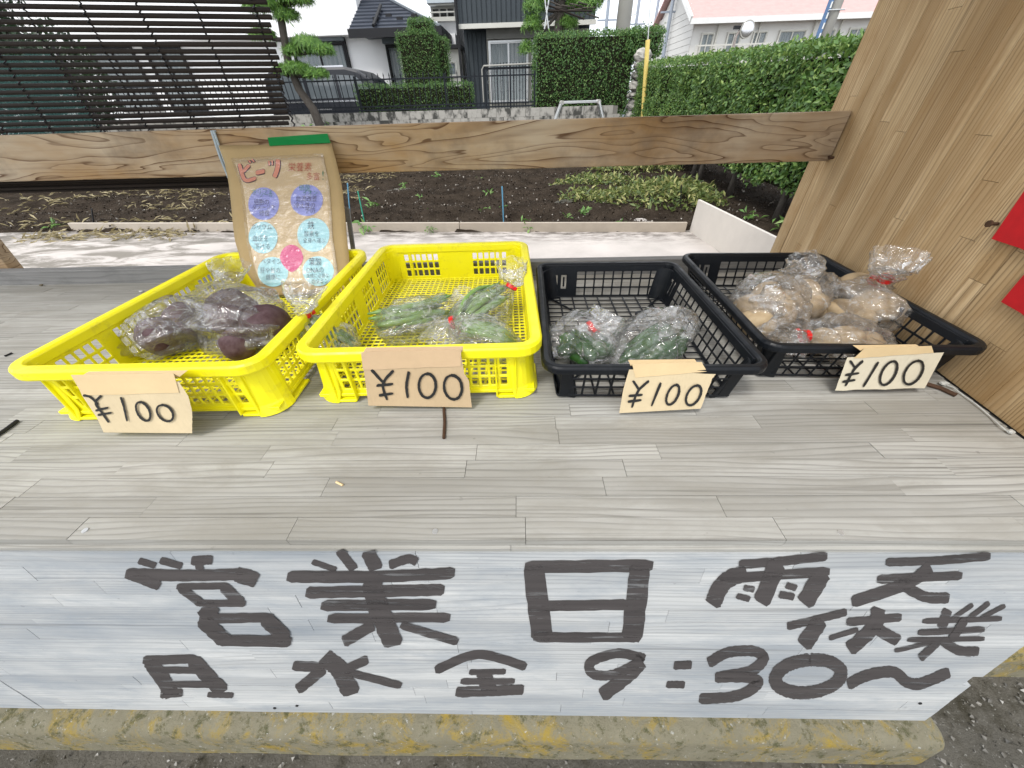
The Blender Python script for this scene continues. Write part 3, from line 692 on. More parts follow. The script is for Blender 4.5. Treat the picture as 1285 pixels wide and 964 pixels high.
for pa in (899, 950, 1018, 1050):
    x0 = gy(pa, 45, PY + .3).x; m = MB(); m.tube([(x0, PY + .25, 0), (x0, PY + .25, ez3 - .1), (x0, PY + .02, ez3 - .05)], .05, 8); obj('downpipe', m, m_trim, h3)
m = MB(); m.bar((hx0 + .1, PY - .3, ez3 - 1.0), (hx1, PY - .3, ez3 - 1.0), .05, .06); m.bar((hx0 + .1, PY - .3, ez3 - 1.9), (hx1, PY - .3, ez3 - 1.9), .3, .14)
for i in range(14): m.bar((hx0 + .1 + i, PY - .3, ez3 - 1.9), (hx0 + .1 + i, PY - .3, ez3 - 1.0), .04, .04)
obj('balcony_rail', m, m_trim, h3)
m = MB(); m.box(hx0 - .03, hx0 - .002, 28.2, 28.9, ez3 - 1.5, ez3 - .6); obj('side_window', m, m_glass, h3)

# ---- poles
def upole(name, label, pts, r0, r1, mat, extra=None):
    t = thing(name, label, 'utility pole', (0, 0, 0)); m = MB(); m.tube(pts, [r0, r1], 14); obj('pole', m, mat, t, True); return t
b_ = gy(1040, 30, 17.5); pp = upole('utility_pole', 'grey concrete utility pole with a blue plate before the pink roof house', [(b_.x, 17.5, 0), (b_.x, 17.5, 9)], .2, .16, m_polec)
m = MB(); m.box(b_.x - .3, b_.x - .235, 17.32, 17.5, 2.4, 3.6); s_ = obj('blue_plate', m, plain('blue_sign', (.10, .19, .36), .6), pp)
for k in range(4): m = MB(); m.box(b_.x - .29, b_.x - .245, 17.315, 17.3195, 2.55 + k * .25, 2.7 + k * .25); obj('white_mark', m, m_white, s_)
m = MB(); m.tube([(b_.x - .3, 17.3, 3.25), (b_.x + .24, 17.3, 3.25)], .02, 6); obj('band', m, m_alu, pp)
b_ = gy(784, 15, 15.5); pp = upole('utility_pole', 'thick tapering concrete utility pole rising behind the tall hedge', [(b_.x, 15.5, 0), (b_.x, 15.5, 9)], .24, .19, m_polec)
for k in range(5): m = MB(); m.bar((b_.x + .17, 15.35, 2.6 + k * .45), (b_.x + .33, 15.3, 2.6 + k * .45), .025, .025); obj('step_bolt', m, m_alu, pp)
for k, (px_, Yp, lab) in enumerate(((763, 32, 'slim blue-grey mast left of the thick concrete pole'), (801, 34, 'slim blue-grey mast just right of the thick concrete pole'), (825, 36, 'slim blue-grey mast above the overhanging hedge corner'), (843, 30, 'slim blue-grey mast beside the pale clapboard gable'))):
    b_ = gy(px_, 10, Yp); t = thing('line_mast', lab, 'mast', (b_.x, Yp, 0), group='masts on the skyline')
    m = MB(); m.tube([(0, 0, 0), (0, 0, 10)], [.13, .08], 8); obj('pole', m, m_polepaint, t)
    m = MB(); m.bar((-.6, 0, 5.0), (.6, 0, 5.0), .08, .08); obj('cross_arm', m, m_polepaint, t)
# ---- traffic mirror
b_ = gy(938, 37, 15.5); tm = thing('traffic_mirror', 'round convex traffic mirror on a bent pole above the laurel hedge', 'mirror', (b_.x, 15.5, 0))
m = MB(); m.tube([(-.25, .1, 0), (-.25, .1, b_.z - .15), (-.2, .1, b_.z - .02), (-.05, .1, b_.z)], .04, 8); obj('pole', m, plain('orange_grey', (.3, .26, .24), .6), tm)
m = MB(); m.blob((0, 0, b_.z), (.19, .04, .19), 0, 0, 1, 24, 12); obj('mirror_face', m, m_chrome, tm, True)
m = MB(); m.tube([(0, -.01, b_.z), (0, .06, b_.z)], .21, 24); obj('rim', m, m_polec, tm)
m = MB(); m.box(-.4, -.14, .05, .12, b_.z + .02, b_.z + .1); obj('bracket', m, m_dark, tm)

# ---- black van behind the fence
vn = thing('parked_van', 'black van parked behind the iron fence, mostly hidden by the low hedge', 'van', (0, 15, .2))
vx1 = gy(490, 105, 15).x + .25; vx0 = vx1 - 4.5; vt = gy(430, 83, 15).z - .2
prof = [(vx0, .35), (vx0 + .02, 1.0), (vx0 + .12, vt - .25), (vx0 + .4, vt - .04), (vx0 + 1.2, vt), (vx1 - 1.65, vt - .01), (vx1 - 1.25, vt - .1), (vx1 - .95, vt - .28), (vx1 - .35, 1.08), (vx1 - .05, .9), (vx1, .35)]
m = MB(); m.prism(prof, 1, 0, 1.7); obj('body', m, m_car, vn, bevel=.07)
def vquad(name, pts, mat, y=-.012):
    m = MB(); m.prism(pts, 1, y, -.004); return obj(name, m, mat, vn)
wb, wt_ = 1.12, vt - .2
vquad('side_window', [(vx1 - 1.95, wb), (vx1 - 1.95, wt_), (vx1 - 1.35, wt_ - .04), (vx1 - .75, wb)], m_carglass)
vquad('side_window', [(vx1 - 3.0, wb), (vx1 - 3.0, wt_), (vx1 - 2.05, wt_), (vx1 - 2.05, wb)], m_carglass)
vquad('side_window', [(vx1 - 4.25, wb), (vx1 - 4.15, wt_), (vx1 - 3.1, wt_), (vx1 - 3.1, wb)], m_carglass)
vquad('side_trim', [(vx0 + .1, 1.02), (vx0 + .1, 1.06), (vx1 - .8, 1.06), (vx1 - .8, 1.02)], m_chrome)
vquad('side_trim', [(vx1 - 3.2, .82), (vx1 - 3.2, .85), (vx1 - 2.4, .85), (vx1 - 2.4, .82)], m_chrome)
m = MB(); m.bar((vx0 + .5, .12, vt + .01), (vx1 - 1.7, .12, vt + .01), .05, .04); obj('roof_rail', m, m_chrome, vn)
for x in (vx0 + .85, vx1 - .85):
    m = MB(); m.tube([(x, -.02, .32), (x, .2, .32)], .32, 24); o = obj('wheel', m, m_rubber, vn)
    m = MB(); m.tube([(x, -.035, .32), (x, .02, .32)], .19, 20); obj('rim', m, m_alu, o)
m = MB(); m.box(vx1 - 1.12, vx1 - .95, -.22, -.03, 1.1, 1.26); obj('wing_mirror', m, m_car, vn, bevel=.02)
m = MB(); m.box(vx1 - .12, vx1 + .01, .1, .5, .75, .95); obj('headlight', m, m_glass, vn, bevel=.02)

# ---- pines
def needles(c, r, n, seed, down=.55):
    q = np.random.default_rng(seed); d = q.normal(0, 1, (n, 3)); d[:, 2] = np.abs(d[:, 2]) * 1.0 - .25; d /= np.linalg.norm(d, axis=1)[:, None]
    k = q.random(n) ** .35
    p = np.array(c) + d * np.array(r) * k[:, None]
    p += np.array([noise.noise_vector(V(x * 4)) for x in p]) * np.array(r) * .22
    return p, d + [0, 0, .5]
def pine(name, label, trunk, pads, seed, extra=None, nd=900):
    t = thing(name, label, 'pine tree', trunk[0][0]); o0 = V(trunk[0][0]); P = []; Q = []
    m = MB(); m.tube([V(p_) - o0 for p_, r_ in trunk], [r_ for p_, r_ in trunk], 12); obj('trunk', m, m_bark, t, True)
    for k, (c, r, src) in enumerate(pads):
        n = int(nd * 3.2 * (r[0] * r[1] / .12)); p_, q_ = needles(c, r, n, seed + k); P.append(p_); Q.append(q_)
        m = MB(); s_ = V(src) - o0; e = V(c) - o0; m.tube([s_, (s_ + e) / 2 + V((0, 0, -.03)), e], [.05, .035, .015], 6); obj('limb', m, m_bark, t, True)
    P = np.concatenate(P) - np.array(o0); Q = np.concatenate(Q)
    obj('crown', leaf_mesh('crown', P, Q, .11, m_needle, seed, .13, .5, .02), None, t); return t
py = 11.3
def tp(x, y, Y=py): return gy(x, y, Y)
tr = [((tp(393, 137).x + .15, py, 0), .14), (tp(393, 137), .10), (tp(375, 112), .09), (tp(362, 80), .085), (tp(357, 50), .08), (tp(352, 20), .08), (tp(352, -25), .07), (tp(362, -60), .06)]
tr = [((V(a)), b) for a, b in tr]
def pd(x, y, rx, rz, sx, sy): return (tp(x, y), (rx, rx * .8, rz), tp(sx, sy))
pine('pine_tree', 'leaning pine with flat green needle pads beside the blind', tr, [pd(385, 56, .36, .17, 358, 62), pd(402, 64, .34, .13, 360, 66), pd(368, 66, .25, .13, 358, 66), pd(372, 87, .38, .14, 364, 92), pd(396, 93, .33, .12, 366, 95), pd(352, 88, .18, .12, 362, 95), pd(360, 21, .3, .15, 352, 20), pd(370, 0, .42, .12, 352, 8), pd(330, 8, .45, .16, 352, 10), pd(330, 45, .3, .14, 355, 50), pd(395, -28, .5, .2, 354, -20), pd(340, -50, .6, .25, 356, -40)], 31)
P2 = 14.9
def tp2(x, y): return gy(x, y, P2)
tr = [(V((tp2(700, 60).x, P2, .2)), .16), (tp2(700, 40), .14), (tp2(705, 10), .12), (tp2(700, -40), .09)]
def pd2(x, y, rx, rz): return (tp2(x, y), (rx, rx * .8, rz), tp2(702, 15))
pt = pine('pine_tree', 'propped pine with dark branch lattice above the tall hedge', tr, [pd2(672, 8, .38, .5), pd2(668, 32, .32, .28), pd2(735, 5, .55, .4), pd2(720, -12, .6, .35), pd2(745, -5, .4, .3), pd2(660, 62, .22, .25), pd2(690, -20, .6, .4), pd2(712, 30, .35, .18)], 51)
for (a_, b_) in (((682, 0), (687, 40)), ((688, 0), (682, 40)), ((685, 18), (740, 18)), ((683, 10), (730, 28))):
    m = MB(); m.tube([tp2(*a_) - V(tr[0][0]) + V((0, -.5, 0)), tp2(*b_) - V(tr[0][0]) + V((0, -.5, 0))], .022, 6); obj('prop', m, m_bamboo if a_[1] > 5 else m_alu, pt)
for k in range(10):
    a_ = (688 + k * 5, 6 + (k * 7) % 16); b_ = (a_[0] + 16, a_[1] + 6 - (k * 5) % 11)
    m = MB(); m.tube([tp2(*a_) - V(tr[0][0]) + V((0, -.45, 0)), tp2(*b_) - V(tr[0][0]) + V((0, -.4, 0))], .018, 5); obj('twig', m, m_bark, pt)
# ---- dark evergreen and teal sheet seen through the blind at the left
def bush_tree(name, label, base, pads, n, mat, size, seed):
    t = thing(name, label, 'tree', base); o0 = np.array(base); P = []; Q = []; q = np.random.default_rng(seed)
    for c, r in pads:
        d = q.normal(0, 1, (n, 3)); d /= np.linalg.norm(d, axis=1)[:, None]; k = q.random(n) ** .3
        p_ = np.array(c) + d * np.array(r) * k[:, None]; P.append(p_); Q.append(d)
    P = np.concatenate(P) - o0
    P += np.array([noise.noise_vector(V(x * 1.5)) for x in P]) * .25
    obj('crown', leaf_mesh('crown', P, np.concatenate(Q), size, mat, seed, .5, .8), None, t)
    m = MB(); m.tube([(0, 0, 0), (.05, 0, 1.2), (0, .1, 2.6)], [.16, .13, .07], 10); obj('trunk', m, m_bark, t, True)
    return t
a = gy(30, 90, 9.5)
bush_tree('evergreen_tree', 'dark evergreen tree glimpsed through the left of the blind', (a.x, 9.5, 0), [((a.x - .6, 9.5, 2.0), (1.1, 1.0, 1.2)), ((a.x + .5, 9.6, 1.7), (.9, .9, .9)), ((a.x - .2, 9.4, 3.2), (.9, .9, .9)), ((a.x - 1.6, 9.4, 1.2), (1.0, .9, .9))], 3200, m_dkleaf, .12, 71)
a = gy(0, 165, 8); b = gy(78, 44, 8.0)
t = thing('teal_net', 'teal garden net on poles glimpsed at the far left of the blind', 'net', (0, 8, 0))
m = MB(); nn = 30; pts = []
x0_, x1_ = gy(-60, 90, 8).x, gy(82, 90, 8).x
for j in range(9):
    for i in range(nn + 1): pts.append((x0_ + (x1_ - x0_) * i / nn, .05 * math.sin(i * .9 + j * .3) + .02 * math.sin(i * 2.3), .15 + 1.75 * j / 8))
m.add(pts, [(j * (nn + 1) + i, j * (nn + 1) + i + 1, (j + 1) * (nn + 1) + i + 1, (j + 1) * (nn + 1) + i) for j in range(8) for i in range(nn)])
_n = N('teal_net_cloth'); _n.col((.012, .06, .055)).set(Roughness=.8, Alpha=.75)
obj('net_sheet', m, _n.m, t, True, fixn=False)
for x in (x0_, (x0_ + x1_) / 2, x1_):
    m = MB(); m.tube([(x, .05, 0), (x, .05, 2.0)], .02, 6); obj('pole', m, m_dark, t)
# ================================================================== BED EDGING, STAKES, WEEDS
ea, eb = gz(92, 291), gz(860, 292)
d = (eb - ea); L_ = d.length
t = thing('edging_board', 'long pale plank edging the soil bed behind the pad', 'plank', ea, math.atan2(d.y, d.x))
m = MB()
for i in range(3): m = MB(); m.box(L_ * i / 3 + .003, L_ * (i + 1) / 3 - .003, 0, .035, 0, .095); obj('plank', m, plain('edging_wood_%d' % i, (.42 - .03 * i, .37 - .03 * i, .31 - .03 * i), .85, .15, 12), t, bevel=.003)
ba = V((1.74, eb.y + .02, 0)); bb_ = V((1.79, 2.55, 0))
d = bb_ - ba
t = thing('side_board', 'pale wide board standing on edge at the right of the pad', 'board', ba, math.atan2(d.y, d.x))
m = MB(); m.box(0, d.length, 0, .025, 0, .30); obj('plank', m, plain('pale_ply', (.55, .51, .46), .8, .1, 10), t, bevel=.003)
def stake(px_, py0, py1, mat, lab, lean=0):
    q = gz(px_, py1, .03); top = gy(px_ + lean, py0, q.y); t = tag(obj('garden_stake', MB().tube([(0, 0, -.05), top - q], .007, 6), mat, loc=q), lab, 'stake', 'thin garden stakes'); return t
m_blue = plain('blue_stake', (.10, .28, .42), .5); m_gst = plain('green_stake', (.03, .30, .20), .5)
stake(439, 230, 282, m_blue, 'thin blue stake in the soil just right of the brown paper sign', -3)
stake(458, 240, 284, m_gst, 'thin green leaning stake in the soil right of the brown paper sign', -9)
stake(632, 234, 279, m_blue, 'thin blue stake in the soil behind the middle of the back rail', -2)
stake(115, 262, 284, m_dark, 'thin dark stake in the straw left of the paper sign')
stake(855, 232, 262, m_dark, 'thin dark stake standing in the leaf heap')
def weed(px_, py_, size, n, lab, seed):
    q = gz(px_, py_, .02); r = np.random.default_rng(seed); P = np.zeros((n, 3)); P[:, :2] = r.normal(0, size * .22, (n, 2)); P[:, 2] = r.uniform(0, size * .5, n)
    me = leaf_mesh('weed', P, np.tile([0, -.4, 1.], (n, 1)), size * .6, m_weed, seed, .28, .6, .15)
    return tag(obj('weed', me, None, loc=q), lab, 'weed', 'small weeds on the bed')
for k, (x, y, s, lab) in enumerate(((458, 290, .28, 'leafy weed at the edging board beside the green stake'), (540, 291, .14, 'tiny weed at the edging board above the second yellow crate'), (662, 288, .24, 'weed tuft at the edging board above the black crates'), (612, 268, .2, 'bright weed on the soil left of the middle blue stake'), (628, 266, .18, 'weed right beside the middle blue stake'), (542, 268, .15, 'small weed in the middle of the soil'), (506, 237, .2, 'weed on the far soil left of centre'), (527, 250, .2, 'upright weed in the soil furrow at centre left'), (614, 246, .22, 'weed growing halfway up the soil bed'), (468, 262, .28, 'spindly weed right of the green stake'), (732, 270, .22, 'weed at the foot of the leaf heap'), (712, 275, .14, 'small weed left of the leaf heap foot'), (940, 275, .22, 'weed on the soil below the laurel hedge'), (975, 292, .28, 'low weed clump near the side panel'), (70, 287, .2, 'small weed at the left end of the edging board'), (550, 222, .22, 'weed near the far end of the soil'), (600, 228, .2, 'faint weed under the back rail near its middle'), (780, 285, .16, 'grass tuft on the pad before the leaf heap'), (820, 262, .2, 'weed tuft at the edge of the leaf heap'))):
    weed(x, y, s * .62, 16, lab, 100 + k)
for k, (x, y, lab) in enumerate(((385, 155, 'weed sprouting before the block wall by the blind'), (402, 155, 'second weed sprouting before the block wall'))):
    q = gy(x, y - 3, 11.9); r = np.random.default_rng(k); P = r.normal(0, .1, (40, 3)) + [0, 0, .0]; P[:, 2] = r.uniform(-.6, .1, 40)
    me = leaf_mesh('weed', P, np.tile([0, -.4, 1.], (40, 1)), .16, m_weed, k, .3, .6, .15); tag(obj('weed', me, None, loc=(q.x, q.y, .62)), lab, 'weed', 'small weeds on the bed')

# ================================================================== THE STALL
CZ = .63                                         # counter height
stall = thing('market_stall', 'weathered wooden roadside stall with a hand-lettered front board', 'stall', (0, .7, 0)); stall.location = (0, 0, 0)
ub = MB(); ub.box(0, 1, 0, 1, 0, 1)
def stave_mesh(mat, nm):
    m = ub.mesh(nm); recalc(m); m.materials.append(mat); return m
sm_c, sm_f, sm_s = stave_mesh(m_counter, 'stave'), stave_mesh(m_front, 'stave'), stave_mesh(m_side, 'stave')
def runs(a, b, lo, hi):
    x = a - rnd.uniform(0, hi); out = []
    while x < b:
        l = rnd.uniform(lo, hi); s_, e = max(a, x), min(b, x + l)
        if e - s_ > .03: out.append((s_, e))
        x += l
    return out
m_joint = plain('joint_dirt', (.10, .095, .085), .95)
GAP = .0007
# counter top
m = MB(); m.box(-2.4, .90, .240, 1.13, CZ - .026, CZ - .004)
ct = obj('counter_top', m, m_joint, stall)
y = .231
while y < 1.13:
    xr_ = .80 + (y - .226) * .1384
    for a, b in runs(-2.4, min(xr_, .93), .22, .62):
        inst('stave', sm_c, ct, (a, y, CZ - .014 + rnd.uniform(-.0004, .0004)), (b - a - GAP, .0333 - GAP, .014))
    y += .0333
# nosing strip below the front edge
for a, b in runs(-2.4, .80, .6, 1.1):
    inst('nosing', sm_c, ct, (a, .2265, CZ - .0215), (b - a - GAP, .03, .007))
# slanted front board, weathered and tinted with cool skylight
TL = math.radians(10); FP0 = V((0, .2245, CZ - .0222))
FN = V((0, -math.cos(TL), math.sin(TL)))
m = MB(); m.box(-2.4, .797, .012, .022, -.515, -.002)
fp = obj('front_panel', m, m_joint, stall, loc=FP0 + V((0, .006, 0))); fp.rotation_euler = (-TL, 0, 0)
z = 0; k = 0
while z < .51:
    hgt = min(.0333, .5175 - z)
    for pa, pb in ((-2.4, -1.022), (-1.019, .80)):
        for a, b in runs(pa, pb, .25, .6):
            inst('stave', sm_f, fp, (a, rnd.uniform(-.0003, .0003) - .006, -z - hgt), (b - a - GAP, .018, hgt - GAP * .7))
    z += .0333; k += 1
# side panel, splayed a little
SA, SB = V((.8035, .232, 0)), V((.952, 1.315, 0))
sang = math.atan2(SB.y - SA.y, SB.x - SA.x); SL = (SB - SA).length
m = MB(); m.box(0.003, SL - .003, -.024, -.006, CZ - .003, 2.25)
sp = obj('side_panel', m, m_joint, stall, loc=SA); sp.rotation_euler = (0, 0, sang)
u = 0
while u < SL - .005:
    wd = min(.0365, SL - u)
    for a, b in runs(CZ + .001, 2.25, .35, .95):
        inst('stave', sm_s, sp, (u, -.030, a), (wd - GAP, .030 + rnd.uniform(-.0004, .0004), b - a - GAP))
    u += .0365
def on_side(px_, py_, off=0):
    nrm_ = V((-math.sin(sang), math.cos(sang), 0)); return gp(px_, py_, SA + nrm_ * .0006, nrm_) + nrm_ * off
SN = V((-math.sin(sang), math.cos(sang), 0))
# back rail, ledge, brace, posts, roof
BY0, BY1 = 1.265, 1.297
m = MB(); m.box(-2.4, SA.x + (1.27 - SA.y) * .1369 - .003, BY0, BY1, CAMZ - .162, CAMZ - .042); obj('back_rail', m, m_beam, stall, bevel=.003)
m = MB(); m.box(-2.4, .918, 1.131, 1.165, CZ - .05, CZ + .046); obj('back_ledge', m, m_grey, stall, bevel=.003)
a = gy(20, 346, 1.2); b = gy(-60, 250, 1.2); m = MB(); m.bar(a + (a - b) * .6, b, .05, .04, V((0, 1, 0))); obj('brace', m, m_beam, stall, bevel=.003)
for x, y in ((.70, .34), (.70, 1.05), (-1.2, 1.05), (-1.2, .34)):
    m = MB(); m.box(x - .03, x + .03, y - .03, y + .03, 0, CZ - .027); obj('leg', m, m_side, stall)
for x, y in ((-2.35, 1.32), (-2.35, .30), (.985, 1.345)):
    m = MB(); m.box(x - .03, x + .03, y - .025, y + .025, 0, 2.24); obj('post', m, m_side, stall)
m = MB(); m.add([(-2.6, .16, 2.44), (1.15, .16, 2.44), (1.15, 1.75, 2.26), (-2.6, 1.75, 2.26)], [(0, 1, 2, 3)])
o = obj('roof', m, m_side, stall); md = o.modifiers.new('thick', 'SOLIDIFY'); md.thickness = .03
# screws
for (x, y) in ((107, 666), (546, 667), (1055, 669)):
    q = gz(x, y, CZ); m = MB(); m.tube([(0, 0, -.004), (0, 0, .0012)], .0038, 10); o = obj('screw', m, m_alu, stall, loc=q)
for (x, y) in ((345, 892), (373, 889), (1154, 886)):
    q = gp(x, y - 4, FP0, FN); m = MB(); m.tube([(0, 0, 0), FN * .002], .003, 8); obj('screw', m, m_dark, stall, loc=q)
a = on_side(1046, 198); m = MB(); m.tube([a - SN * .01, a + SN * .012 + V((0, 0, 0)), a + SN * .014 + V((0, 0, .005))], .0035, 8); obj('nail', m, m_rust, stall)

# ------------------------------------------------------------------ brush lettering on the front board
def ribbon_px(pts, wd, jag=.0, steps=6, taper=(1, 1), seed=0):
    """outline of a brush stroke in pixel space -> list of left/right pairs"""
    rr = random.Random(seed); P = [V((x, y)) for x, y in pts]; dense = []
    for i in range(len(P) - 1):
        p0 = P[max(i - 1, 0)]; p1 = P[i]; p2 = P[i + 1]; p3 = P[min(i + 2, len(P) - 1)]
        for k in range(steps):
            t = k / steps; dense.append(.5 * ((2 * p1) + (p2 - p0) * t + (2 * p0 - 5 * p1 + 4 * p2 - p3) * t * t + (3 * p1 - p0 - 3 * p2 + p3) * t ** 3))
    dense.append(P[-1]); n = len(dense); out = []
    for i, p in enumerate(dense):
        d = (dense[min(i + 1, n - 1)] - dense[max(i - 1, 0)]); d = d.normalized() if d.length > 1e-6 else V((1, 0)); nn = V((-d.y, d.x)); t = i / (n - 1)
        w_ = wd / 2 * (taper[0] + (taper[1] - taper[0]) * t)
        e = 1 - .35 * max(0, 1 - min(t, 1 - t) * (n - 1) / 1.0)
        out.append((p + nn * w_ * e * (1 + rr.uniform(-jag, jag)) - (d * w_ * .25 if i == 0 else V((0, 0))), p - nn * w_ * e * (1 + rr.uniform(-jag, jag)) + (d * w_ * .2 if i == n - 1 else V((0, 0)))))
    return out
def stroke_mesh(mb, pts, wd, proj, off, jag=.06, seed=0, taper=(1, 1), steps=6):
    prs = ribbon_px(pts, wd, jag, steps, taper, seed); b = len(mb.v)
    for l, r_ in prs: mb.v += [tuple(proj(l.x, l.y, off)), tuple(proj(r_.x, r_.y, off))]
    for i in range(len(prs) - 1): mb.f.append((b + 2 * i, b + 2 * i + 1, b + 2 * i + 3, b + 2 * i + 2))
def fproj(x, y, off): return gp(x, y, FP0 + FN * off, FN)
Z1 = (0, 640, .3362); Z2 = (330, 640, .4125); Z3 = (820, 640, .3619)
def ell(cx, cy, rx, ry, tilt=0, n=13, a0=-1.7):
    o = []
    for i in range(n + 1):
        a = a0 + 2 * math.pi * i / n * 1.0; x, y = rx * math.cos(a), ry * math.sin(a); o.append((cx + x - tilt * y, cy + y))
    return o
chars = [
 ('painted character for business', Z1, [([(518, 190), (580, 208)], 26), ([(598, 188), (678, 210)], 28), ([(715, 190), (792, 186)], 36), ([(742, 190), (745, 222)], 30), ([(470, 240), (700, 245), (905, 240)], 44), ([(880, 240), (958, 262)], 58), ([(490, 245), (595, 285)], 36), ([(660, 287), (850, 284)], 26), ([(672, 290), (750, 350)], 34), ([(835, 288), (900, 350)], 44), ([(735, 348), (915, 350)], 26), ([(800, 355), (755, 405)], 58), ([(745, 408), (1005, 402)], 36), ([(755, 410), (840, 490)], 60), ([(815, 488), (1085, 492)], 42), ([(990, 405), (1065, 480)], 58)]),
 ('painted character for Monday', Z1, [([(535, 562), (730, 556)], 34), ([(560, 565), (622, 655), (645, 695)], 58), ([(720, 560), (830, 680)], 58), ([(775, 690), (870, 692)], 22), ([(605, 598), (760, 600)], 26), ([(640, 652), (795, 652)], 26), ([(600, 690), (680, 682)], 30)]),
 ('painted character for trade', Z2, [([(150, 158), (222, 182)], 18), ([(232, 125), (278, 180)], 30), ([(320, 128), (345, 180)], 44), ([(385, 168), (440, 150), (468, 158)], 28), ([(75, 203), (330, 204), (582, 192)], 36), ([(132, 252), (350, 248), (550, 243)], 36), ([(178, 292), (525, 288)], 34), ([(198, 331), (568, 328)], 30), ([(330, 222), (352, 300), (398, 412)], 62), ([(335, 350), (245, 402)], 36), ([(420, 350), (592, 402)], 26)]),
 ('painted character for day', Z2, [([(822, 168), (850, 395)], 64), ([(798, 174), (1185, 170)], 38), ([(1148, 170), (1122, 395)], 64), ([(850, 293), (1110, 288)], 32), ([(825, 388), (1145, 388)], 30)]),
 ('painted character for Wednesday', Z2, [([(92, 474), (185, 480)], 32), ([(185, 482), (105, 548)], 34), ([(185, 450), (228, 482), (270, 560)], 56), ([(318, 455), (245, 488)], 28), ([(255, 494), (420, 535)], 24)]),
 ('painted character for Friday', Z2, [([(525, 488), (655, 440), (800, 478)], 28), ([(628, 494), (738, 492)], 18), ([(672, 495), (692, 562)], 48), ([(602, 522), (765, 522)], 20), ([(588, 555), (690, 552), (792, 546)], 32)]),
 ('painted numeral nine', Z2, [([(1160, 452), (1080, 437), (1000, 462), (1003, 498), (1060, 502), (1130, 472), (1150, 446)], 30), ([(1152, 462), (1110, 505), (1030, 565)], 44)]),
 ('upper dot of the painted colon', Z3, [([(72, 540), (132, 537)], 30)]), ('lower dot of the painted colon', Z3, [([(46, 606), (108, 606)], 26)]),
 ('painted numeral three', Z3, [([(192, 532), (255, 496), (345, 490), (382, 515), (335, 560), (215, 582)], 38), ([(225, 580), (330, 582), (362, 602), (290, 645), (160, 655)], 38)]),
 ('painted numeral zero', Z3, [(ell(537, 577, 112, 58, .35), 46)]),
 ('painted wave dash', Z3, [([(675, 606), (740, 575), (830, 562), (880, 598), (930, 602), (1026, 563)], 40)]),
 ('painted character for rain', Z3, [([(298, 190), (450, 178), (602, 160)], 32), ([(320, 218), (245, 252), (205, 328)], 58), ([(235, 240), (610, 214)], 34), ([(430, 185), (375, 322)], 62), ([(588, 218), (525, 325)], 62), ([(314, 270), (350, 277)], 22), ([(290, 298), (334, 310)], 22), ([(462, 262), (496, 272)], 24), ([(438, 294), (488, 302)], 26)]),
 ('painted character for sky', Z3, [([(808, 182), (1000, 175), (1168, 160)], 30), ([(778, 241), (1070, 228)], 32), ([(960, 198), (880, 255), (690, 320)], 42), ([(870, 265), (945, 302), (1025, 306)], 38)]),
 ('painted character for rest', Z3, [([(465, 404), (560, 382), (670, 354)], 28), ([(580, 382), (520, 470)], 58), ([(672, 390), (860, 372)], 30), ([(780, 342), (765, 405), (680, 485)], 50), ([(610, 446), (710, 415)], 18), ([(765, 408), (850, 455)], 42)]),
 ('smaller painted character for trade', Z3, [([(1020, 346), (1000, 412)], 34), ([(935, 386), (1208, 377)], 20), ([(1035, 380), (1108, 328)], 16), ([(1088, 382), (1165, 322)], 18), ([(1135, 376), (1220, 332)], 16), ([(920, 426), (1148, 415)], 22), ([(882, 451), (1148, 447)], 18), ([(838, 489), (965, 460)], 16), ([(990, 455), (925, 516)], 28), ([(1000, 452), (1060, 488), (1128, 490)], 34), ([(1080, 382), (1035, 452)], 30)]),
]
k = 0
for lab, (ox, oy, sc_), strokes in chars:
    mb = MB()
    for i, (pts, wd) in enumerate(strokes):
        stroke_mesh(mb, [(ox + x * sc_, oy + y * sc_) for x, y in pts], wd * sc_, fproj, .0008 + .00007 * i, .07, 900 + k, steps=12); k += 1
    o = obj('painted_character', mb, m_paint, None, label=lab, fixn=False); o.parent = fp; o.matrix_parent_inverse = (Matrix.Translation(fp.location) @ fp.rotation_euler.to_matrix().to_4x4()).inverted()

# ------------------------------------------------------------------ kerb blocks
def kerb(name, label, x0, x1, y0, y1, h, seed, rad=.03):
    m = MB(); prof = []
    for k in range(6): a = math.pi / 2 * k / 5; prof.append((y0 + .012 + rad - rad * math.cos(a), h - rad + rad * math.sin(a)))
    prof = [(y0, 0)] + prof
    for k in range(6): a = math.pi / 2 * k / 5; prof.append((y1 - rad + rad * math.sin(a), h - rad + rad * math.cos(a)))
    prof.append((y1, 0)); n = 60
    for i in range(n + 1):
        ends = [0, .004, .012, .025]; x = x0 + ends[i] if i < 4 else (x1 - ends[n - i] if n - i < 4 else x0 + .05 + (x1 - x0 - .1) * (i - 4) / (n - 8))
        e = min(x - x0, x1 - x); s_ = 1 if e > .024 else 1 - .13 * (1 - e / .025) ** 2.2
        for y, z in prof:
            q = V((x * 6, y * 14, z * 14)); m.v.append((x, (y0 + y1) / 2 + (y - (y0 + y1) / 2) * s_ + .003 * noise.noise(q + V((seed, 0, 0))), z * (s_ if z > .01 else 1) + (.003 * noise.noise(q) if z > .01 else 0)))
    p_ = len(prof)
    for i in range(n):
        for j in range(p_ - 1): m.f.append((i * p_ + j, (i + 1) * p_ + j, (i + 1) * p_ + j + 1, i * p_ + j + 1))
    m.f.append(tuple(range(p_))); m.f.append(tuple(reversed(range(n * p_, (n + 1) * p_))))
    return tag(obj(name, m, m_kerb, smooth=True), label, 'kerb')
kx = gz(1174, 905, .09).x
kerb('kerb_block', 'long lichen-stained concrete kerb under the front board', -2.6, kx, .082, .24, .100, 1)
kerb('kerb_block', 'lichen-stained concrete kerb at the right edge behind the gravel', kx + .12, 3.4, .225, .40, .105, 3)

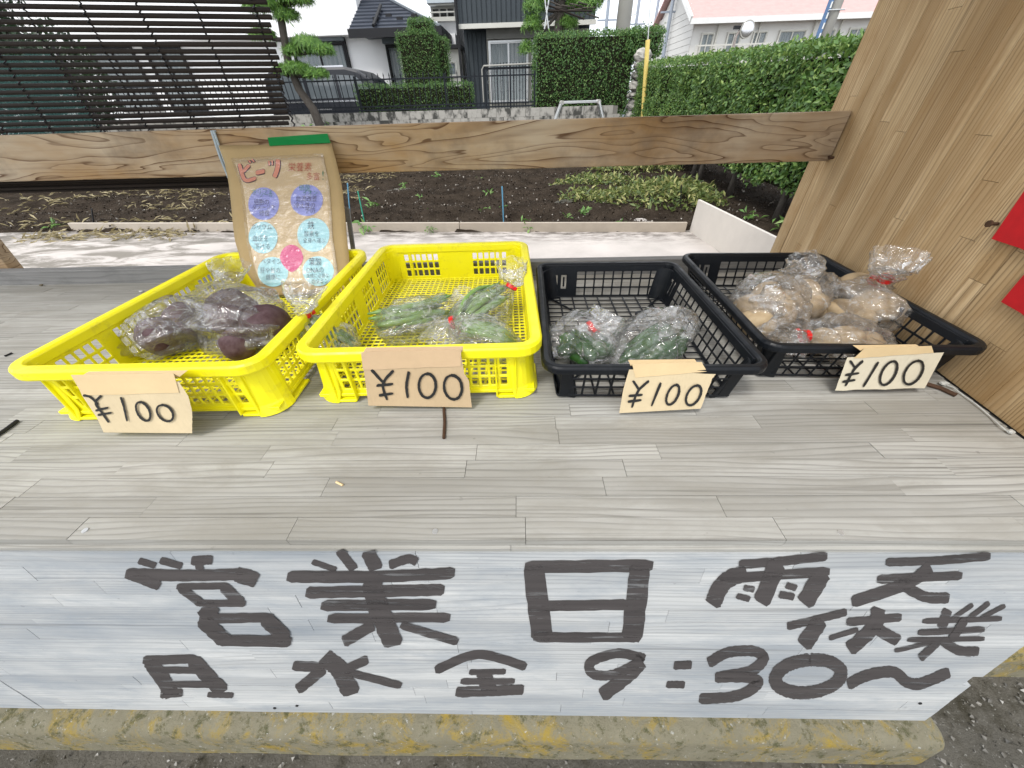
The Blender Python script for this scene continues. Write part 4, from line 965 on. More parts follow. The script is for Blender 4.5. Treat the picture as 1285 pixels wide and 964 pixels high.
# ================================================================== BLIND
BX1 = gy(335, 0, 1.345).x; bl = thing('bamboo_blind', 'dark slatted blind hanging behind the back rail at the left', 'blind', (-1.55, 1.345, 1.6)); bl.location = (0, 0, 0)
slm = MB(); slm.tube([(-.5, 0, 0), (-.25, 0, 0), (0, 0, 0), (.25, 0, 0), (.5, 0, 0)], 1, 8); sl_mesh = slm.mesh('slat', True); sl_mesh.materials.append(m_bamboo)
z = .925; k = 0; bx0 = -2.5
while z < 1.75:
    t_ = (z - .93) / .42; xe = gy(360, 165, 1.345).x + (BX1 - gy(360, 165, 1.345).x) * t_ + rnd.uniform(-.006, .006)
    s_ = inst('slat', sl_mesh, bl, ((bx0 + xe) / 2, 1.345 + rnd.uniform(-.002, .002), z), (xe - bx0, .0032, .0053), (0, rnd.uniform(-.0015, .0015) + .13 * max(0, min(z, 1.4) - 1.04), 0)); z += .0150 + rnd.uniform(-.0008, .0008); k += 1
for i in range(12):
    x = bx0 + .1 + i * (BX1 - bx0 - .14) / 11
    m = MB(); pts = []; zz_ = .90; j = 0
    while zz_ < 1.75: pts.append((x + .004 * noise.noise(V((i, zz_ * 6, 0))), 1.345 + (.006 if j % 2 else -.006), zz_)); zz_ += .0075; j += 1
    m.tube(pts, .0026, 5); obj('cord', m, m_dark, bl)
rl = MB()
for i in range(22):
    a = i * .85; r_ = .010 + .0008 * i; rl.tube([(bx0, 1.352 + r_ * math.cos(a), .897 + r_ * .85 * math.sin(a)), (gy(352, 222, 1.345).x, 1.352 + r_ * math.cos(a), .900 + r_ * .85 * math.sin(a))], .004, 6)
obj('rolled_end', rl, m_bamboo, bl)
# cord tied round the rail
rc = thing('tie_cord', 'grey-blue cord looped over the back rail left of the sign', 'cord', (0, 0, 0)); rc.location = gy(270, 165, 1.26)
o0 = V(rc.location)
a, b = gy(266, 166, 1.258), gy(288, 226, 1.258)
m = MB(); m.tube([q - o0 for q in (a + V((0, .05, .004)), a + V((0, 0, .002)), (a + b) / 2 + V((0, -.004, 0)), b, b + V((.004, .05, -.01)))], .0036, 8); obj('strand', m, m_rope, rc)
m = MB(); m.tube([q - o0 + V((.007, 0, 0)) for q in (a + V((0, .05, .004)), a + V((0, 0, .002)), (a + b) / 2 + V((.002, -.004, 0)), b, b + V((.004, .05, -.01)))], .0032, 8); obj('strand', m, m_rope, rc)

# red felt pieces on the side panel
for k, (poly, lab) in enumerate((([(1249, 300), (1290, 240), (1330, 200), (1330, 335), (1286, 312)], 'upper red felt piece on the side panel at the right edge'), ([(1261, 379), (1290, 345), (1330, 310), (1330, 430), (1286, 393)], 'lower red felt piece on the side panel at the right edge'))):
    m = MB(); n_ = len(poly); m.add([on_side(x, y, .0015) for x, y in poly] + [on_side(x, y, .006) for x, y in poly], [tuple(range(n_)), tuple(reversed(range(n_, 2 * n_)))] + [(i, (i + 1) % n_, n_ + (i + 1) % n_, n_ + i) for i in range(n_)])
    tag(obj('red_felt', m, m_red), lab, 'felt')
a = on_side(1252, 281, 0); m = MB(); m.tube([a, a + SN * .012], .003, 8); m.tube([a + SN * .012, a + SN * .015], .006, 8); tag(obj('nail', m, m_rust), 'small rusty nail beside the upper red felt piece', 'nail')

# ================================================================== CRATES
def lattice(us, vs, solid, f, th):
    """thick sheet over the grid us x vs, open where solid(i,j) is False; f(u,v,w)->point"""
    m = MB(); idx = {}
    def vid(i, j, w_):
        if (i, j, w_) not in idx: idx[(i, j, w_)] = len(m.v); m.v.append(tuple(f(us[i], vs[j], w_ * th)))
        return idx[(i, j, w_)]
    nu, nv = len(us) - 1, len(vs) - 1; S_ = lambda i, j: 0 <= i < nu and 0 <= j < nv and solid(i, j)
    for i in range(nu):
        for j in range(nv):
            if not S_(i, j): continue
            c0, c1, c2, c3 = (i, j), (i + 1, j), (i + 1, j + 1), (i, j + 1)
            m.f.append(tuple(vid(*c, 0) for c in (c0, c1, c2, c3))); m.f.append(tuple(vid(*c, 1) for c in (c3, c2, c1, c0)))
            for (a, b, di, dj) in ((c0, c1, 0, -1), (c1, c2, 1, 0), (c2, c3, 0, 1), (c3, c0, -1, 0)):
                if not S_(i + di, j + dj): m.f.append((vid(*b, 0), vid(*a, 0), vid(*a, 1), vid(*b, 1)))
    return m
def rrect(W, L, r, n=6):
    p = []
    for cx, cy, a0 in ((W / 2 - r, L / 2 - r, 0), (-W / 2 + r, L / 2 - r, 90), (-W / 2 + r, -L / 2 + r, 180), (W / 2 - r, -L / 2 + r, 270)):
        for k in range(n + 1): a = math.radians(a0 + 90 * k / n); p.append((cx + r * math.cos(a), cy + r * math.sin(a)))
    return p
def ring_sweep(W, L, r, prof):
    m = MB(); n = None
    for ins, z in prof:
        p = rrect(W - 2 * ins, L - 2 * ins, max(r - ins, .006)); n = len(p); m.v += [(x, y, z) for x, y in p]
    k = len(prof)
    for j in range(k):
        for i in range(n): a, b = j * n, ((j + 1) % k) * n; i2 = (i + 1) % n; m.f.append((a + i, a + i2, b + i2, b + i))
    return m
def groups_cells(total, groups, bar, hole):
    """break points along a wall: groups = list of (centre, count); returns points and the set of open cells"""
    us = [-total / 2]; op = set()
    for c, n in groups:
        w_ = n * hole + (n - 1) * bar; x = c - w_ / 2
        for i in range(n):
            us.append(x); op.add(len(us) - 1); us.append(x + hole); x += hole + bar
    us.append(total / 2); return us, op
def build_crate(kind):
    meshes = []
    if kind == 'yellow':
        W, L, H, r, lip, ins_t, ins_b, th, mat = .445, .60, .12, .045, .022, .015, .018, .0035, m_yellow
        prof = [(0.002, H - .022), (0, H - .018), (0, H - .004), (.004, H), (.018, H), (.022, H - .004), (.023, H - .02), (.0185, H - .022), (.0175, H - .006), (.0045, H - .006), (.0035, H - .022)]
        vz = [.014, .026, .044, .050, .068, .074, .092, H - .008]; rows = {1, 3, 5}
        short_g = [(-.105, 6), (.105, 6)]; long_g = [(-.20, 6), (-.07, 5), (.07, 5), (.20, 6)]; bar, hole = .0055, .0125
        pitch, bw_, diag = .0145, .0045, False
    else:
        W, L, H, r, lip, ins_t, ins_b, th, mat = .39, .505, .095, .035, .018, .014, .032, .003, m_black
        prof = [(0.001, H - .016), (0, H - .012), (0, H - .004), (.004, H), (.012, H), (.0165, H - .004), (.018, H - .02), (.014, H - .02), (.0125, H - .006), (.004, H - .006), (.003, H - .016)]
        vz = [.004, .010, .029, .033, .052, .056, .074, H - .006]; rows = {1, 3, 5}
        short_g = [(.035, 9)]; long_g = [(-.03, 14)]; bar, hole = .0042, .0215
        pitch, bw_, diag = .034, .0038, True
    meshes.append(('rim', ring_sweep(W, L, r, prof), True))
    rc_ = r                                    # walls run between the rounded corners
    def wall(side):
        tot = (W if side in 'fb' else L) - 2 * rc_ - .002
        g = short_g if side in 'fb' else long_g
        if kind == 'black' and side == 'f': g = [(0, 11)]
        if kind == 'black' and side == 'l': g = [(0, 16)]
        us, op = groups_cells(tot, [(c if side in 'fl' or kind == 'yellow' else c, n) for c, n in g], bar, hole)
        def fmap(u, v, w_):
            t = v / H; ins = ins_b + (ins_t - ins_b) * t + w_
            if side == 'f': return V((u, -L / 2 + ins, v))
            if side == 'b': return V((u, L / 2 - ins, v))
            if side == 'l': return V((-W / 2 + ins, u, v))
            return V((W / 2 - ins, u, v))
        extra = set()
        if kind == 'black' and side in 'br':   # stencilled 10 cut beside the grid
            s0 = -tot / 2 if side == 'b' else tot / 2 - .062
            xs = [s0 + .016, s0 + .020, s0 + .026, s0 + .036, s0 + .041, s0 + .046, s0 + .051] if side == 'b' else [s0 + .010, s0 + .014, s0 + .019, s0 + .030, s0 + .035, s0 + .040, s0 + .045]
            allu = sorted(set([round(q, 5) for q in us + xs])); zz = sorted(set([round(q, 5) for q in vz + [.028, .034, .046, .060, .066]]))
            def solid(i, j):
                uc, vc = (allu[i] + allu[i + 1]) / 2, (zz[j] + zz[j + 1]) / 2
                for a in op:
                    if us[a] < uc < us[a + 1] and any(vz[q] < vc < vz[q + 1] for q in rows):
                        return False
                if xs[1] < uc < xs[2] and .028 < vc < .066: return False
                if xs[0] < uc < xs[2] and .060 < vc < .066: return False
                if (xs[3] < uc < xs[4] or xs[5] < uc < xs[6]) and .028 < vc < .066 and not (.044 < vc < .0465): return False
                if xs[4] < uc < xs[5] and (.060 < vc < .066 or .028 < vc < .034): return False
                return True
            return lattice(allu, zz, solid, fmap, th)
        return lattice(us, vz, lambda i, j: not (i in op and j in rows), fmap, th)
    for s_ in 'fblr': meshes.append(('side_wall', wall(s_), False))
    for sx in (1, -1):                          # rounded corner posts, flared to feet on the yellow kind
        for sy in (1, -1):
            m = MB(); n = 7; zs = [0, .006, .014, .022, H - .03, H - .012]
            for w_ in (0, th):
                for z in zs:
                    ins = ins_b + (ins_t - ins_b) * z / H
                    if kind == 'yellow': ins -= .013 * max(0, 1 - z / .045)
                    ins += w_; rr = r
                    for k in range(n + 1):
                        a = math.pi / 2 * k / n; m.v.append((sx * (W / 2 - ins - (rr - .0) + rr * math.cos(a) if True else 0), sy * (L / 2 - ins - rr + rr * math.sin(a)), z))
            lz_ = len(zs); st_ = n + 1
            for w_ in range(2):
                for j in range(lz_ - 1):
                    for k in range(n):
                        a = (w_ * lz_ + j) * st_ + k; m.f.append((a, a + 1, a + st_ + 1, a + st_))
            for k in range(n):
                for j in (0, lz_ - 1): a = j * st_ + k; b = (lz_ + j) * st_ + k; m.f.append((a, a + 1, b + 1, b))
            for j in range(lz_ - 1):
                for k in (0, n): a = j * st_ + k; b = (lz_ + j) * st_ + k; m.f.append((a, a + st_, b + st_, b))
            if kind == 'yellow':                # outer rib and foot wing along the short side
                m.box(*sorted((sx * (W / 2 - .040), sx * (W / 2 - .085))), *sorted((sy * (L / 2 - .008), sy * (L / 2 - .024))), 0, .006)
                for xx_ in (.048, .085): m.add([(sx * (W / 2 - xx_), sy * (L / 2 - .006), .004), (sx * (W / 2 - xx_), sy * (L / 2 - .024), .004), (sx * (W / 2 - xx_), sy * (L / 2 - .019), H - .02), (sx * (W / 2 - xx_), sy * (L / 2 - .012), H - .02)] + [(sx * (W / 2 - xx_ - .003), sy * (L / 2 - .006), .004), (sx * (W / 2 - xx_ - .003), sy * (L / 2 - .024), .004), (sx * (W / 2 - xx_ - .003), sy * (L / 2 - .019), H - .02), (sx * (W / 2 - xx_ - .003), sy * (L / 2 - .012), H - .02)], [(0, 1, 2, 3), (7, 6, 5, 4), (0, 4, 5, 1), (1, 5, 6, 2), (2, 6, 7, 3), (3, 7, 4, 0)])
                m.box(*sorted((sx * (W / 2 - .006), sx * (W / 2 - .020))), *sorted((sy * (L / 2 - .05), sy * (L / 2 - .115))), 0.0005, .0065)
            meshes.append(('corner_post', m, False))
    m = MB(); fw2, fl2 = W / 2 - ins_b - .002, L / 2 - ins_b - .002; z0 = .013 if kind == 'yellow' else .004
    n = int(2 * fw2 / pitch)
    for i in range(n + 1): x = -fw2 + 2 * fw2 * i / n; m.box(x - bw_ / 2, x + bw_ / 2, -fl2, fl2, z0, z0 + .003)
    n = int(2 * fl2 / (pitch * (1 if not diag else .7)))
    for i in range(n + 1): y = -fl2 + 2 * fl2 * i / n; m.box(-fw2 - .0007, fw2 + .0007, y - bw_ / 2, y + bw_ / 2, z0 + .0004, z0 + .0034)
    if diag:
        for sx in (1, -1):
            m.bar((-fw2 * sx, -fl2, z0 + .0025), (fw2 * sx, fl2, z0 + .0025), .005, .0036)
        for q in ((0, 0), (.5, .5), (-.5, .5), (.5, -.5), (-.5, -.5)): m.tube([(q[0] * fw2 * 1.0, q[1] * fl2, z0 + .0002), (q[0] * fw2, q[1] * fl2, z0 + .0046)], .016, 12)
    else:
        m.box(-fw2 - .006, fw2 + .006, -fl2 - .006, -fl2 + .004, z0 - .003, z0 + .0041); m.box(-fw2 - .006, fw2 + .006, fl2 - .004, fl2 + .006, z0 - .003, z0 + .0041)
        m.box(-fw2 - .006, -fw2 + .004, -fl2, fl2, z0 - .003, z0 + .0043); m.box(fw2 - .004, fw2 + .006, -fl2, fl2, z0 - .003, z0 + .0043)
    meshes.append(('floor_grid', m, False))
    out = []
    for nm, mb, sm_ in meshes:
        me = mb.mesh(nm, False); recalc(me); me.materials.append(mat); out.append((nm, me))
    return out
CM = {k: build_crate(k) for k in ('yellow', 'black')}
def crate(kind, x, y, rz, label):
    t = thing(kind + '_crate', label, 'crate', (x, y, CZ + .0012), rz, kind + ' crates on the counter')
    for nm, me in CM[kind]:
        o = bpy.data.objects.new(nm, me); C.objects.link(o); o.parent = t
        b = o.modifiers.new('bevel', 'BEVEL'); b.width = .0012 if nm != 'floor_grid' else .0008; b.segments = 1; b.limit_method = 'ANGLE'
    return t
crate('yellow', -.664, .757, .018, 'yellow plastic crate holding the bagged beetroots at the far left')
crate('yellow', -.190, .802, .028, 'yellow plastic crate holding the bagged green beans')
crate('black', .236, .731, -.018, 'black plastic crate holding the bagged dark green vegetables')
crate('black', .652, .785, -.045, 'black plastic crate holding the bagged potatoes next to the side panel')

# ================================================================== BAGS
FLOOR = {'y': CZ + .020, 'b': CZ + .012}
def film_mesh(keys, fl, seed, nring=38, nseg=44, crum=.006):
    """tied bag: keys = (point, half width, half height); a pinch where the width is small, fanned out beyond it"""
    pts = [V(k_[0]) for k_ in keys]; n = len(keys) - 1; m = MB(); total = nring
    def cr(a, b, c, d, t): return .5 * ((2 * b) + (c - a) * t + (2 * a - 5 * b + 4 * c - d) * t * t + (3 * b - a - 3 * c + d) * t ** 3)
    cen = []; ww = []; hh = []
    for i in range(total + 1):
        u = i / total * n; k_ = min(int(u), n - 1); t = u - k_; g_ = lambda q: max(0, min(n, q))
        cen.append(V([cr(pts[g_(k_ - 1)][a], pts[k_][a], pts[k_ + 1][a], pts[g_(k_ + 2)][a], t) for a in range(3)]))
        ts = t * t * (3 - 2 * t); g2 = lambda q: q * (1.14 if q > .014 else 1); ww.append(g2(keys[k_][1]) * (1 - ts) + g2(keys[k_ + 1][1]) * ts); hh.append(g2(keys[k_][2]) * (1 - ts) + g2(keys[k_ + 1][2]) * ts)
    for i in range(total + 1):
        d = (cen[min(i + 1, total)] - cen[max(i - 1, 0)]).normalized(); x = d.cross(V((0, 0, 1)))
        x = x.normalized() if x.length > .05 else V((1, 0, 0)); z = x.cross(d).normalized()
        small = max(0, 1 - ww[i] / .035)
        for k_ in range(nseg):
            a = 2 * math.pi * k_ / nseg; c, s_ = math.cos(a), math.sin(a)
            e = .82; cc = math.copysign(abs(c) ** e, c); ss = math.copysign(abs(s_) ** e, s_)
            pl = 1 + (.10 + .34 * small) * math.sin(a * 9 + seed + 1.5 * math.sin(i * .25)) * (1 if i > 2 else .3)
            p = cen[i] + x * (cc * ww[i] * pl) + z * (ss * hh[i] * pl)
            q = p * 28 + V((seed * 3.7, 0, 0)); rid = (1 - abs(noise.noise(q)) * 2) * .5 + (1 - abs(noise.noise(q * 2.3)) * 2) * .3
            nn = (p - cen[i]); nn = nn.normalized() if nn.length > 1e-5 else z
            p = p + nn * (crum * rid * min(1, ww[i] / .03)) + noise.noise_vector(p * 90) * .0012
            if p.z < fl + .0015: p.z = fl + .0015 + .0006 * noise.noise(p * 120)
            m.v.append(tuple(p))
    for i in range(total):
        for k_ in range(nseg):
            k2 = (k_ + 1) % nseg; m.f.append((i * nseg + k_, i * nseg + k2, (i + 1) * nseg + k2, (i + 1) * nseg + k_))
    b = len(m.v); m.v.append(tuple(cen[0])); m.f += [(b, (k_ + 1) % nseg, k_) for k_ in range(nseg)]
    return m
def tie_ring(p, d, r=.011):
    m = MB(); d = V(d).normalized(); x = d.cross(V((0, 0, 1))).normalized(); z = x.cross(d)
    pts = [p + (x * math.cos(a) + z * math.sin(a)) * r for a in [2 * math.pi * i / 14 for i in range(15)]]
    for i in range(14): m.bar(pts[i] - d * 0, pts[i + 1], .0022, .009, d)
    m.bar(p + x * r, p + x * (r + .012) + z * .003, .003, .008, d); return m
def bag(name, label, group, keys, fl, seed, contents, tie=None, extra=None, crum=.009):
    base = V(keys[len(keys) // 2][0]); base.z = fl
    t = thing(name, label, 'bag', base, group=group); inv = Matrix.Translation(-base)
    def put(nm, mb, mat, smooth):
        mb.v = [tuple(V(q) - base) for q in mb.v]; return obj(nm, mb, mat, t, smooth)
    for nm, mb, mat in contents: put(nm, mb, mat, True)
    o = put('film', film_mesh(keys, fl, seed, crum=crum), m_film, True)
    if extra: put('film', film_mesh(extra, fl, seed + 5, 20, 32, crum), m_film, True)
    if tie is not None:
        ks = extra if (extra and tie[1] == 'e') else keys; i = tie[0]
        put('twist_tie', tie_ring(V(ks[i][0]), V(ks[min(i + 1, len(ks) - 1)][0]) - V(ks[i - 1][0]), ks[i][1] + .003), m_tie, False)
    return t
def K(x, y, z, w_, h_): return (gz(x, y, z), w_, h_)
def lump(x, y, z, r, seed, amp=.09, sq=(1, 1, 1)):
    from mathutils import Euler
    rr = random.Random(seed); return MB().blob(gz(x, y, z), (r * sq[0], r * sq[1], r * sq[2]), seed, amp, 1.5, 22, 16, Euler((rr.uniform(-.4, .4), rr.uniform(-.4, .4), rr.uniform(0, 3))).to_matrix())
def pod(a, b, r, bend, seed, lumps=5, n=16, tip=.25):
    a, b = V(a), V(b); rr = random.Random(seed); d = b - a; side = d.cross(V((0, 0, 1))).normalized() * rr.uniform(-1, 1) + V((0, 0, rr.uniform(-.2, .8))); P = []; R_ = []
    for i in range(n + 1):
        t = i / n; P.append(a + d * t + side * bend * math.sin(math.pi * t)); e = min(t, 1 - t) / tip; R_.append(r * (min(1, max(.12, e)) ** .6) * (1 + .09 * math.sin(t * lumps * 6.28 + seed)))
    return MB().tube(P, R_, 9)
# beetroots
G = 'bags of beetroot in the left yellow crate'
fy = FLOOR['y']
bag('beetroot_bag', 'clear bag with dark beetroots and its gathered end at the left', G, [K(150, 438, .672, .006, .006), K(160, 434, .676, .026, .016), K(192, 420, .688, .058, .040), K(225, 408, .694, .062, .048), K(252, 402, .69, .05, .042), K(268, 400, .685, .012, .012)], fy, 1,
    [('beetroot', lump(203, 422, .689, .044, 1, .1), m_beet), ('beetroot', lump(238, 404, .694, .048, 2, .1), m_beet)])
bag('beetroot_bag', 'clear bag with large purple beetroots and a loose end standing at the back', G, [K(362, 408, .69, .012, .014), K(345, 410, .692, .058, .040), K(312, 405, .699, .082, .056), K(282, 392, .70, .066, .05), K(272, 372, .704, .034, .03), K(277, 358, .715, .013, .011), K(284, 346, .735, .03, .02), K(288, 332, .752, .040, .020)], fy, 2,
    [('beetroot', lump(293, 395, .702, .056, 3, .11), m_beet), ('beetroot', lump(335, 410, .699, .050, 4, .1), m_beet), ('beetroot', lump(300, 432, .684, .036, 5, .1), m_beet)], crum=.007)
# green beans
G = 'bags of green beans in the second yellow crate'
def beans(a, b, n, spread, r, seed, hz_=.02):
    rr = random.Random(seed); o = []
    for i in range(n):
        j = lambda s_: V((rr.uniform(-s_, s_), rr.uniform(-s_, s_), rr.uniform(-.2, 1) * hz_)); o.append(('bean', pod(a + j(spread), b + j(spread), r * rr.uniform(.8, 1.15), rr.uniform(.004, .02), seed * 31 + i, 6), m_bean))
    return o
bag('green_bean_bag', 'bag of green beans leaning in the left front corner of its yellow crate', G, [K(446, 440, .668, .016, .012), K(424, 430, .682, .042, .026), K(398, 412, .716, .030, .022), K(383, 397, .742, .008, .008), K(379, 380, .772, .022, .014), K(382, 356, .80, .034, .018)], fy, 11, beans(gz(436, 437, .668), gz(394, 406, .722), 13, .018, .0075, 3, .016), (3, 'k'))
bag('green_bean_bag', 'bag of green beans lying flat in the middle of its yellow crate', G, [K(476, 408, .672, .014, .016), K(498, 405, .682, .056, .032), K(528, 398, .684, .056, .034), K(556, 385, .686, .030, .022), K(572, 378, .69, .014, .012), K(588, 366, .692, .032, .012)], fy, 12, beans(gz(484, 408, .672), gz(556, 392, .675), 22, .030, .0078, 4, .038))
bag('green_bean_bag', 'bag of green beans with a red tie against the right wall of its yellow crate', G, [K(560, 412, .668, .016, .014), K(586, 402, .682, .050, .030), K(615, 386, .692, .048, .032), K(632, 370, .708, .022, .018), K(641, 360, .724, .009, .008), K(644, 348, .744, .024, .016), K(641, 330, .764, .030, .016)], fy, 13, beans(gz(572, 408, .668), gz(628, 372, .70), 16, .026, .0076, 5, .03), (4, 'k'))
bag('green_bean_bag', 'bag of green beans with a red tie at the front right of its yellow crate', G, [K(652, 436, .668, .016, .012), K(628, 430, .68, .044, .026), K(598, 420, .69, .046, .028), K(578, 410, .697, .022, .018), K(567, 405, .70, .009, .008), K(560, 414, .692, .026, .014), K(548, 432, .676, .044, .012)], fy, 14, beans(gz(640, 434, .668), gz(588, 416, .68), 14, .024, .0072, 6, .026), (4, 'k'))
# dark green vegetables
G = 'bags of dark green vegetables in the black crate'
fb = FLOOR['b']
def peps(lst, r, seed): return [('green_pepper', pod(gz(*a), gz(*b), r * (1 + .1 * (i % 3)), .010, seed + i, 1, 18, .16), m_pepper) for i, (a, b) in enumerate(lst)]
bag('green_vegetable_bag', 'bag of dark green vegetables with a red tie in the left front crate corner', G, [K(697, 446, .658, .016, .016), K(708, 432, .672, .044, .030), K(730, 424, .682, .054, .040), K(756, 430, .680, .050, .036), K(778, 446, .662, .022, .014)], fb, 21,
    peps([((699, 436, .662), (738, 456, .660)), ((701, 424, .674), (746, 452, .670)), ((716, 416, .684), (760, 448, .674)), ((734, 420, .684), (772, 446, .666))], .0150, 7), (1, 'e'), [K(734, 420, .700, .026, .014), K(741, 410, .714, .008, .007), K(755, 408, .716, .030, .018), K(765, 391, .742, .028, .014)])
bag('green_vegetable_bag', 'bag of long dark green vegetables beside the price card of the black crate', G, [K(770, 458, .656, .016, .014), K(795, 440, .674, .046, .032), K(826, 424, .688, .056, .044), K(852, 422, .692, .044, .042), K(866, 428, .684, .010, .020)], fb, 22,
    peps([((776, 455, .656), (848, 408, .706)), ((790, 455, .656), (858, 412, .704)), ((804, 457, .656), (862, 424, .694)), ((782, 444, .664), (836, 406, .706)), ((824, 456, .656), (862, 436, .684))], .0150, 27), None, [K(842, 412, .712, .030, .018), K(840, 402, .728, .016, .012), K(838, 390, .746, .024, .014)])
# potatoes
G = 'bags of potatoes in the right black crate'
def pots(lst, seed): return [('potato', lump(x, y, z, r, seed + i, .12, (1.15, .95, .88)), m_potato) for i, (x, y, z, r) in enumerate(lst)]
bag('potato_bag', 'bag of potatoes with its crumpled loose end at the left wall of its crate', G, [K(914, 380, .690, .012, .014), K(938, 380, .694, .060, .040), K(968, 378, .698, .066, .046), K(986, 392, .697, .036, .030), K(992, 404, .694, .022, .020), K(986, 416, .688, .034, .018), K(976, 432, .68, .044, .014)], fb, 31, pots([(938, 388, .684, .037), (962, 374, .69, .038), (975, 396, .682, .036), (948, 406, .676, .034), (985, 380, .688, .034)], 41))
bag('potato_bag', 'bag of potatoes at the back of the black crate with its end knotted upward', G, [K(1036, 384, .688, .014, .016), K(1018, 378, .694, .054, .042), K(1003, 362, .706, .056, .044), K(998, 348, .726, .034, .028), K(1004, 340, .742, .013, .011), K(1012, 333, .756, .032, .016), K(1004, 320, .772, .030, .014)], fb, 32, pots([(1018, 384, .684, .037), (998, 352, .70, .036), (1010, 366, .71, .032)], 51))
bag('potato_bag', 'bag of potatoes with a red tie leaning up against the side panel', G, [K(1060, 404, .674, .020, .016), K(1074, 392, .692, .060, .040), K(1086, 376, .716, .062, .046), K(1100, 360, .742, .032, .028), K(1111, 350, .762, .010, .009), K(1118, 339, .784, .028, .016), K(1130, 318, .812, .036, .018)], fb, 33, pots([(1096, 384, .700, .040), (1076, 362, .712, .038), (1058, 392, .684, .034), (1078, 402, .676, .032)], 61), (4, 'k'))
bag('potato_bag', 'bag of potatoes with a red tie lying along the front of the black crate', G, [K(1110, 436, .670, .014, .014), K(1085, 430, .680, .048, .030), K(1052, 425, .686, .052, .034), K(1026, 422, .69, .030, .022), K(1010, 422, .692, .009, .008), K(1000, 425, .688, .018, .010), K(992, 424, .686, .026, .012)], fb, 34, pots([(1086, 432, .676, .030), (1060, 428, .680, .033), (1034, 428, .678, .029)], 71), (4, 'k'))

# ================================================================== PRICE CARDS
def sheet(poly, proj, o0, o1, sub=None):
    n = len(poly); m = MB(); m.add([proj(x, y, o0) for x, y in poly] + [proj(x, y, o1) for x, y in poly], [tuple(range(n)), tuple(reversed(range(n, 2 * n)))] + [(i, (i + 1) % n, n + (i + 1) % n, n + i) for i in range(n)]); return m
def ragged(poly, amp, seed, edges):
    rr = random.Random(seed); out = []
    for i, (x, y) in enumerate(poly):
        x2, y2 = poly[(i + 1) % len(poly)]; out.append((x, y))
        if i in edges:
            for k_ in range(1, 9): t = k_ / 9; out.append((x + (x2 - x) * t + rr.uniform(-amp, amp) * .4, y + (y2 - y) * t + rr.uniform(-amp, amp)))
    return out
def price(label, org, sc_, face, tape, fold, strokes, rimpt, rimz, botpt, cm, tm_, seed, wd):
    T = lambda p: (org[0] + p[0] * sc_, org[1] + p[1] * sc_)
    top = gz(*T(rimpt), rimz); bot = gz(*T(botpt), CZ + .004)
    bot.y = min(bot.y, top.y - .004)
    up = (top - bot); up.x = 0; up.normalize(); nrm_ = V((0, -up.z, up.y)); p0 = top + nrm_ * .004
    def pr(x, y, off): return gp(x, y, p0 + nrm_ * off, nrm_)
    t = thing('price_card', label, 'price card', bot, group='handwritten price cards'); o0 = V(t.location)
    def put(nm, mb, mat, **k_): mb.v = [tuple(V(q) - o0) for q in mb.v]; return obj(nm, mb, mat, t, **k_)
    put('card', sheet(ragged([T(p) for p in face], .7, seed, {2, 3}), pr, 0, .0028), cm)
    put('tape', sheet(ragged([T(p) for p in tape], .4, seed + 1, {1, 2}), pr, .0032, .0038), tm_)
    a, b = pr(*T(tape[0]), .0032), pr(*T(tape[1]), .0032); zt = max(a.z, b.z, rimz + .0015)
    m = MB(); m.add([a, b, V((b.x, b.y + .004, rimz + .002)), V((a.x, a.y + .004, rimz + .002)), V((b.x, b.y + .022, rimz + .0018)), V((a.x, a.y + .022, rimz + .0018))], [(0, 1, 2, 3), (3, 2, 4, 5)]); put('tape_flap', m, tm_, fixn=False)
    mb = MB()
    for i, s_ in enumerate(strokes): stroke_mesh(mb, [T(p) for p in s_], wd, pr, .0040 + .00015 * i, .14, seed * 10 + i, (1.1, .85))
    put('price_lettering', mb, m_ink, fixn=False); return t
price('torn cardboard price card reading 100 yen on the beetroot crate', (0, 300), .3113, [(300, 560), (720, 575), (760, 635), (775, 700), (775, 783), (418, 780), (390, 720), (330, 630)], [(285, 548), (700, 542), (722, 620), (335, 632)], 600, [[(335, 630), (365, 638), (395, 668)], [(408, 632), (385, 660), (410, 700), (438, 740)], [(385, 692), (436, 680)], [(394, 710), (450, 700)], [(487, 638), (500, 680), (512, 735)], ell(577, 695, 26, 38, -.35), ell(665, 702, 31, 33, -.35)], (490, 560), CZ + .12, (560, 790), m_kraft2, m_tape2, 1, 3.0)
price('brown cardboard price card reading 100 yen on the green bean crate', (340, 290), .2802, [(405, 560), (850, 548), (866, 640), (886, 668), (900, 790), (437, 782), (418, 640)], [(403, 542), (852, 530), (850, 606), (412, 622)], 600, [[(450, 622), (505, 682)], [(548, 625), (502, 685), (520, 757)], [(473, 693), (546, 685)], [(484, 736), (547, 728)], [(617, 630), (607, 690), (612, 748)], ell(700, 693, 38, 54, 0), ell(815, 700, 40, 54, -.08)], (630, 545), CZ + .12, (660, 788), m_kraft, m_tape, 2, 3.6)
price('pale cardboard price card reading 100 yen on the dark green vegetable crate', (660, 300), .249, [(520, 658), (958, 652), (968, 668), (938, 705), (880, 855), (470, 878), (490, 760)], [(535, 630), (885, 620), (912, 668), (552, 700)], 680, [[(540, 715), (572, 762)], [(620, 715), (566, 766), (533, 850)], [(518, 792), (588, 785)], [(514, 820), (582, 812)], [(680, 725), (633, 842)], ell(740, 785, 28, 50, .35), ell(845, 788, 34, 50, .35)], (710, 640), CZ + .095, (690, 872), m_kraft2, m_tape2, 3, 3.2)
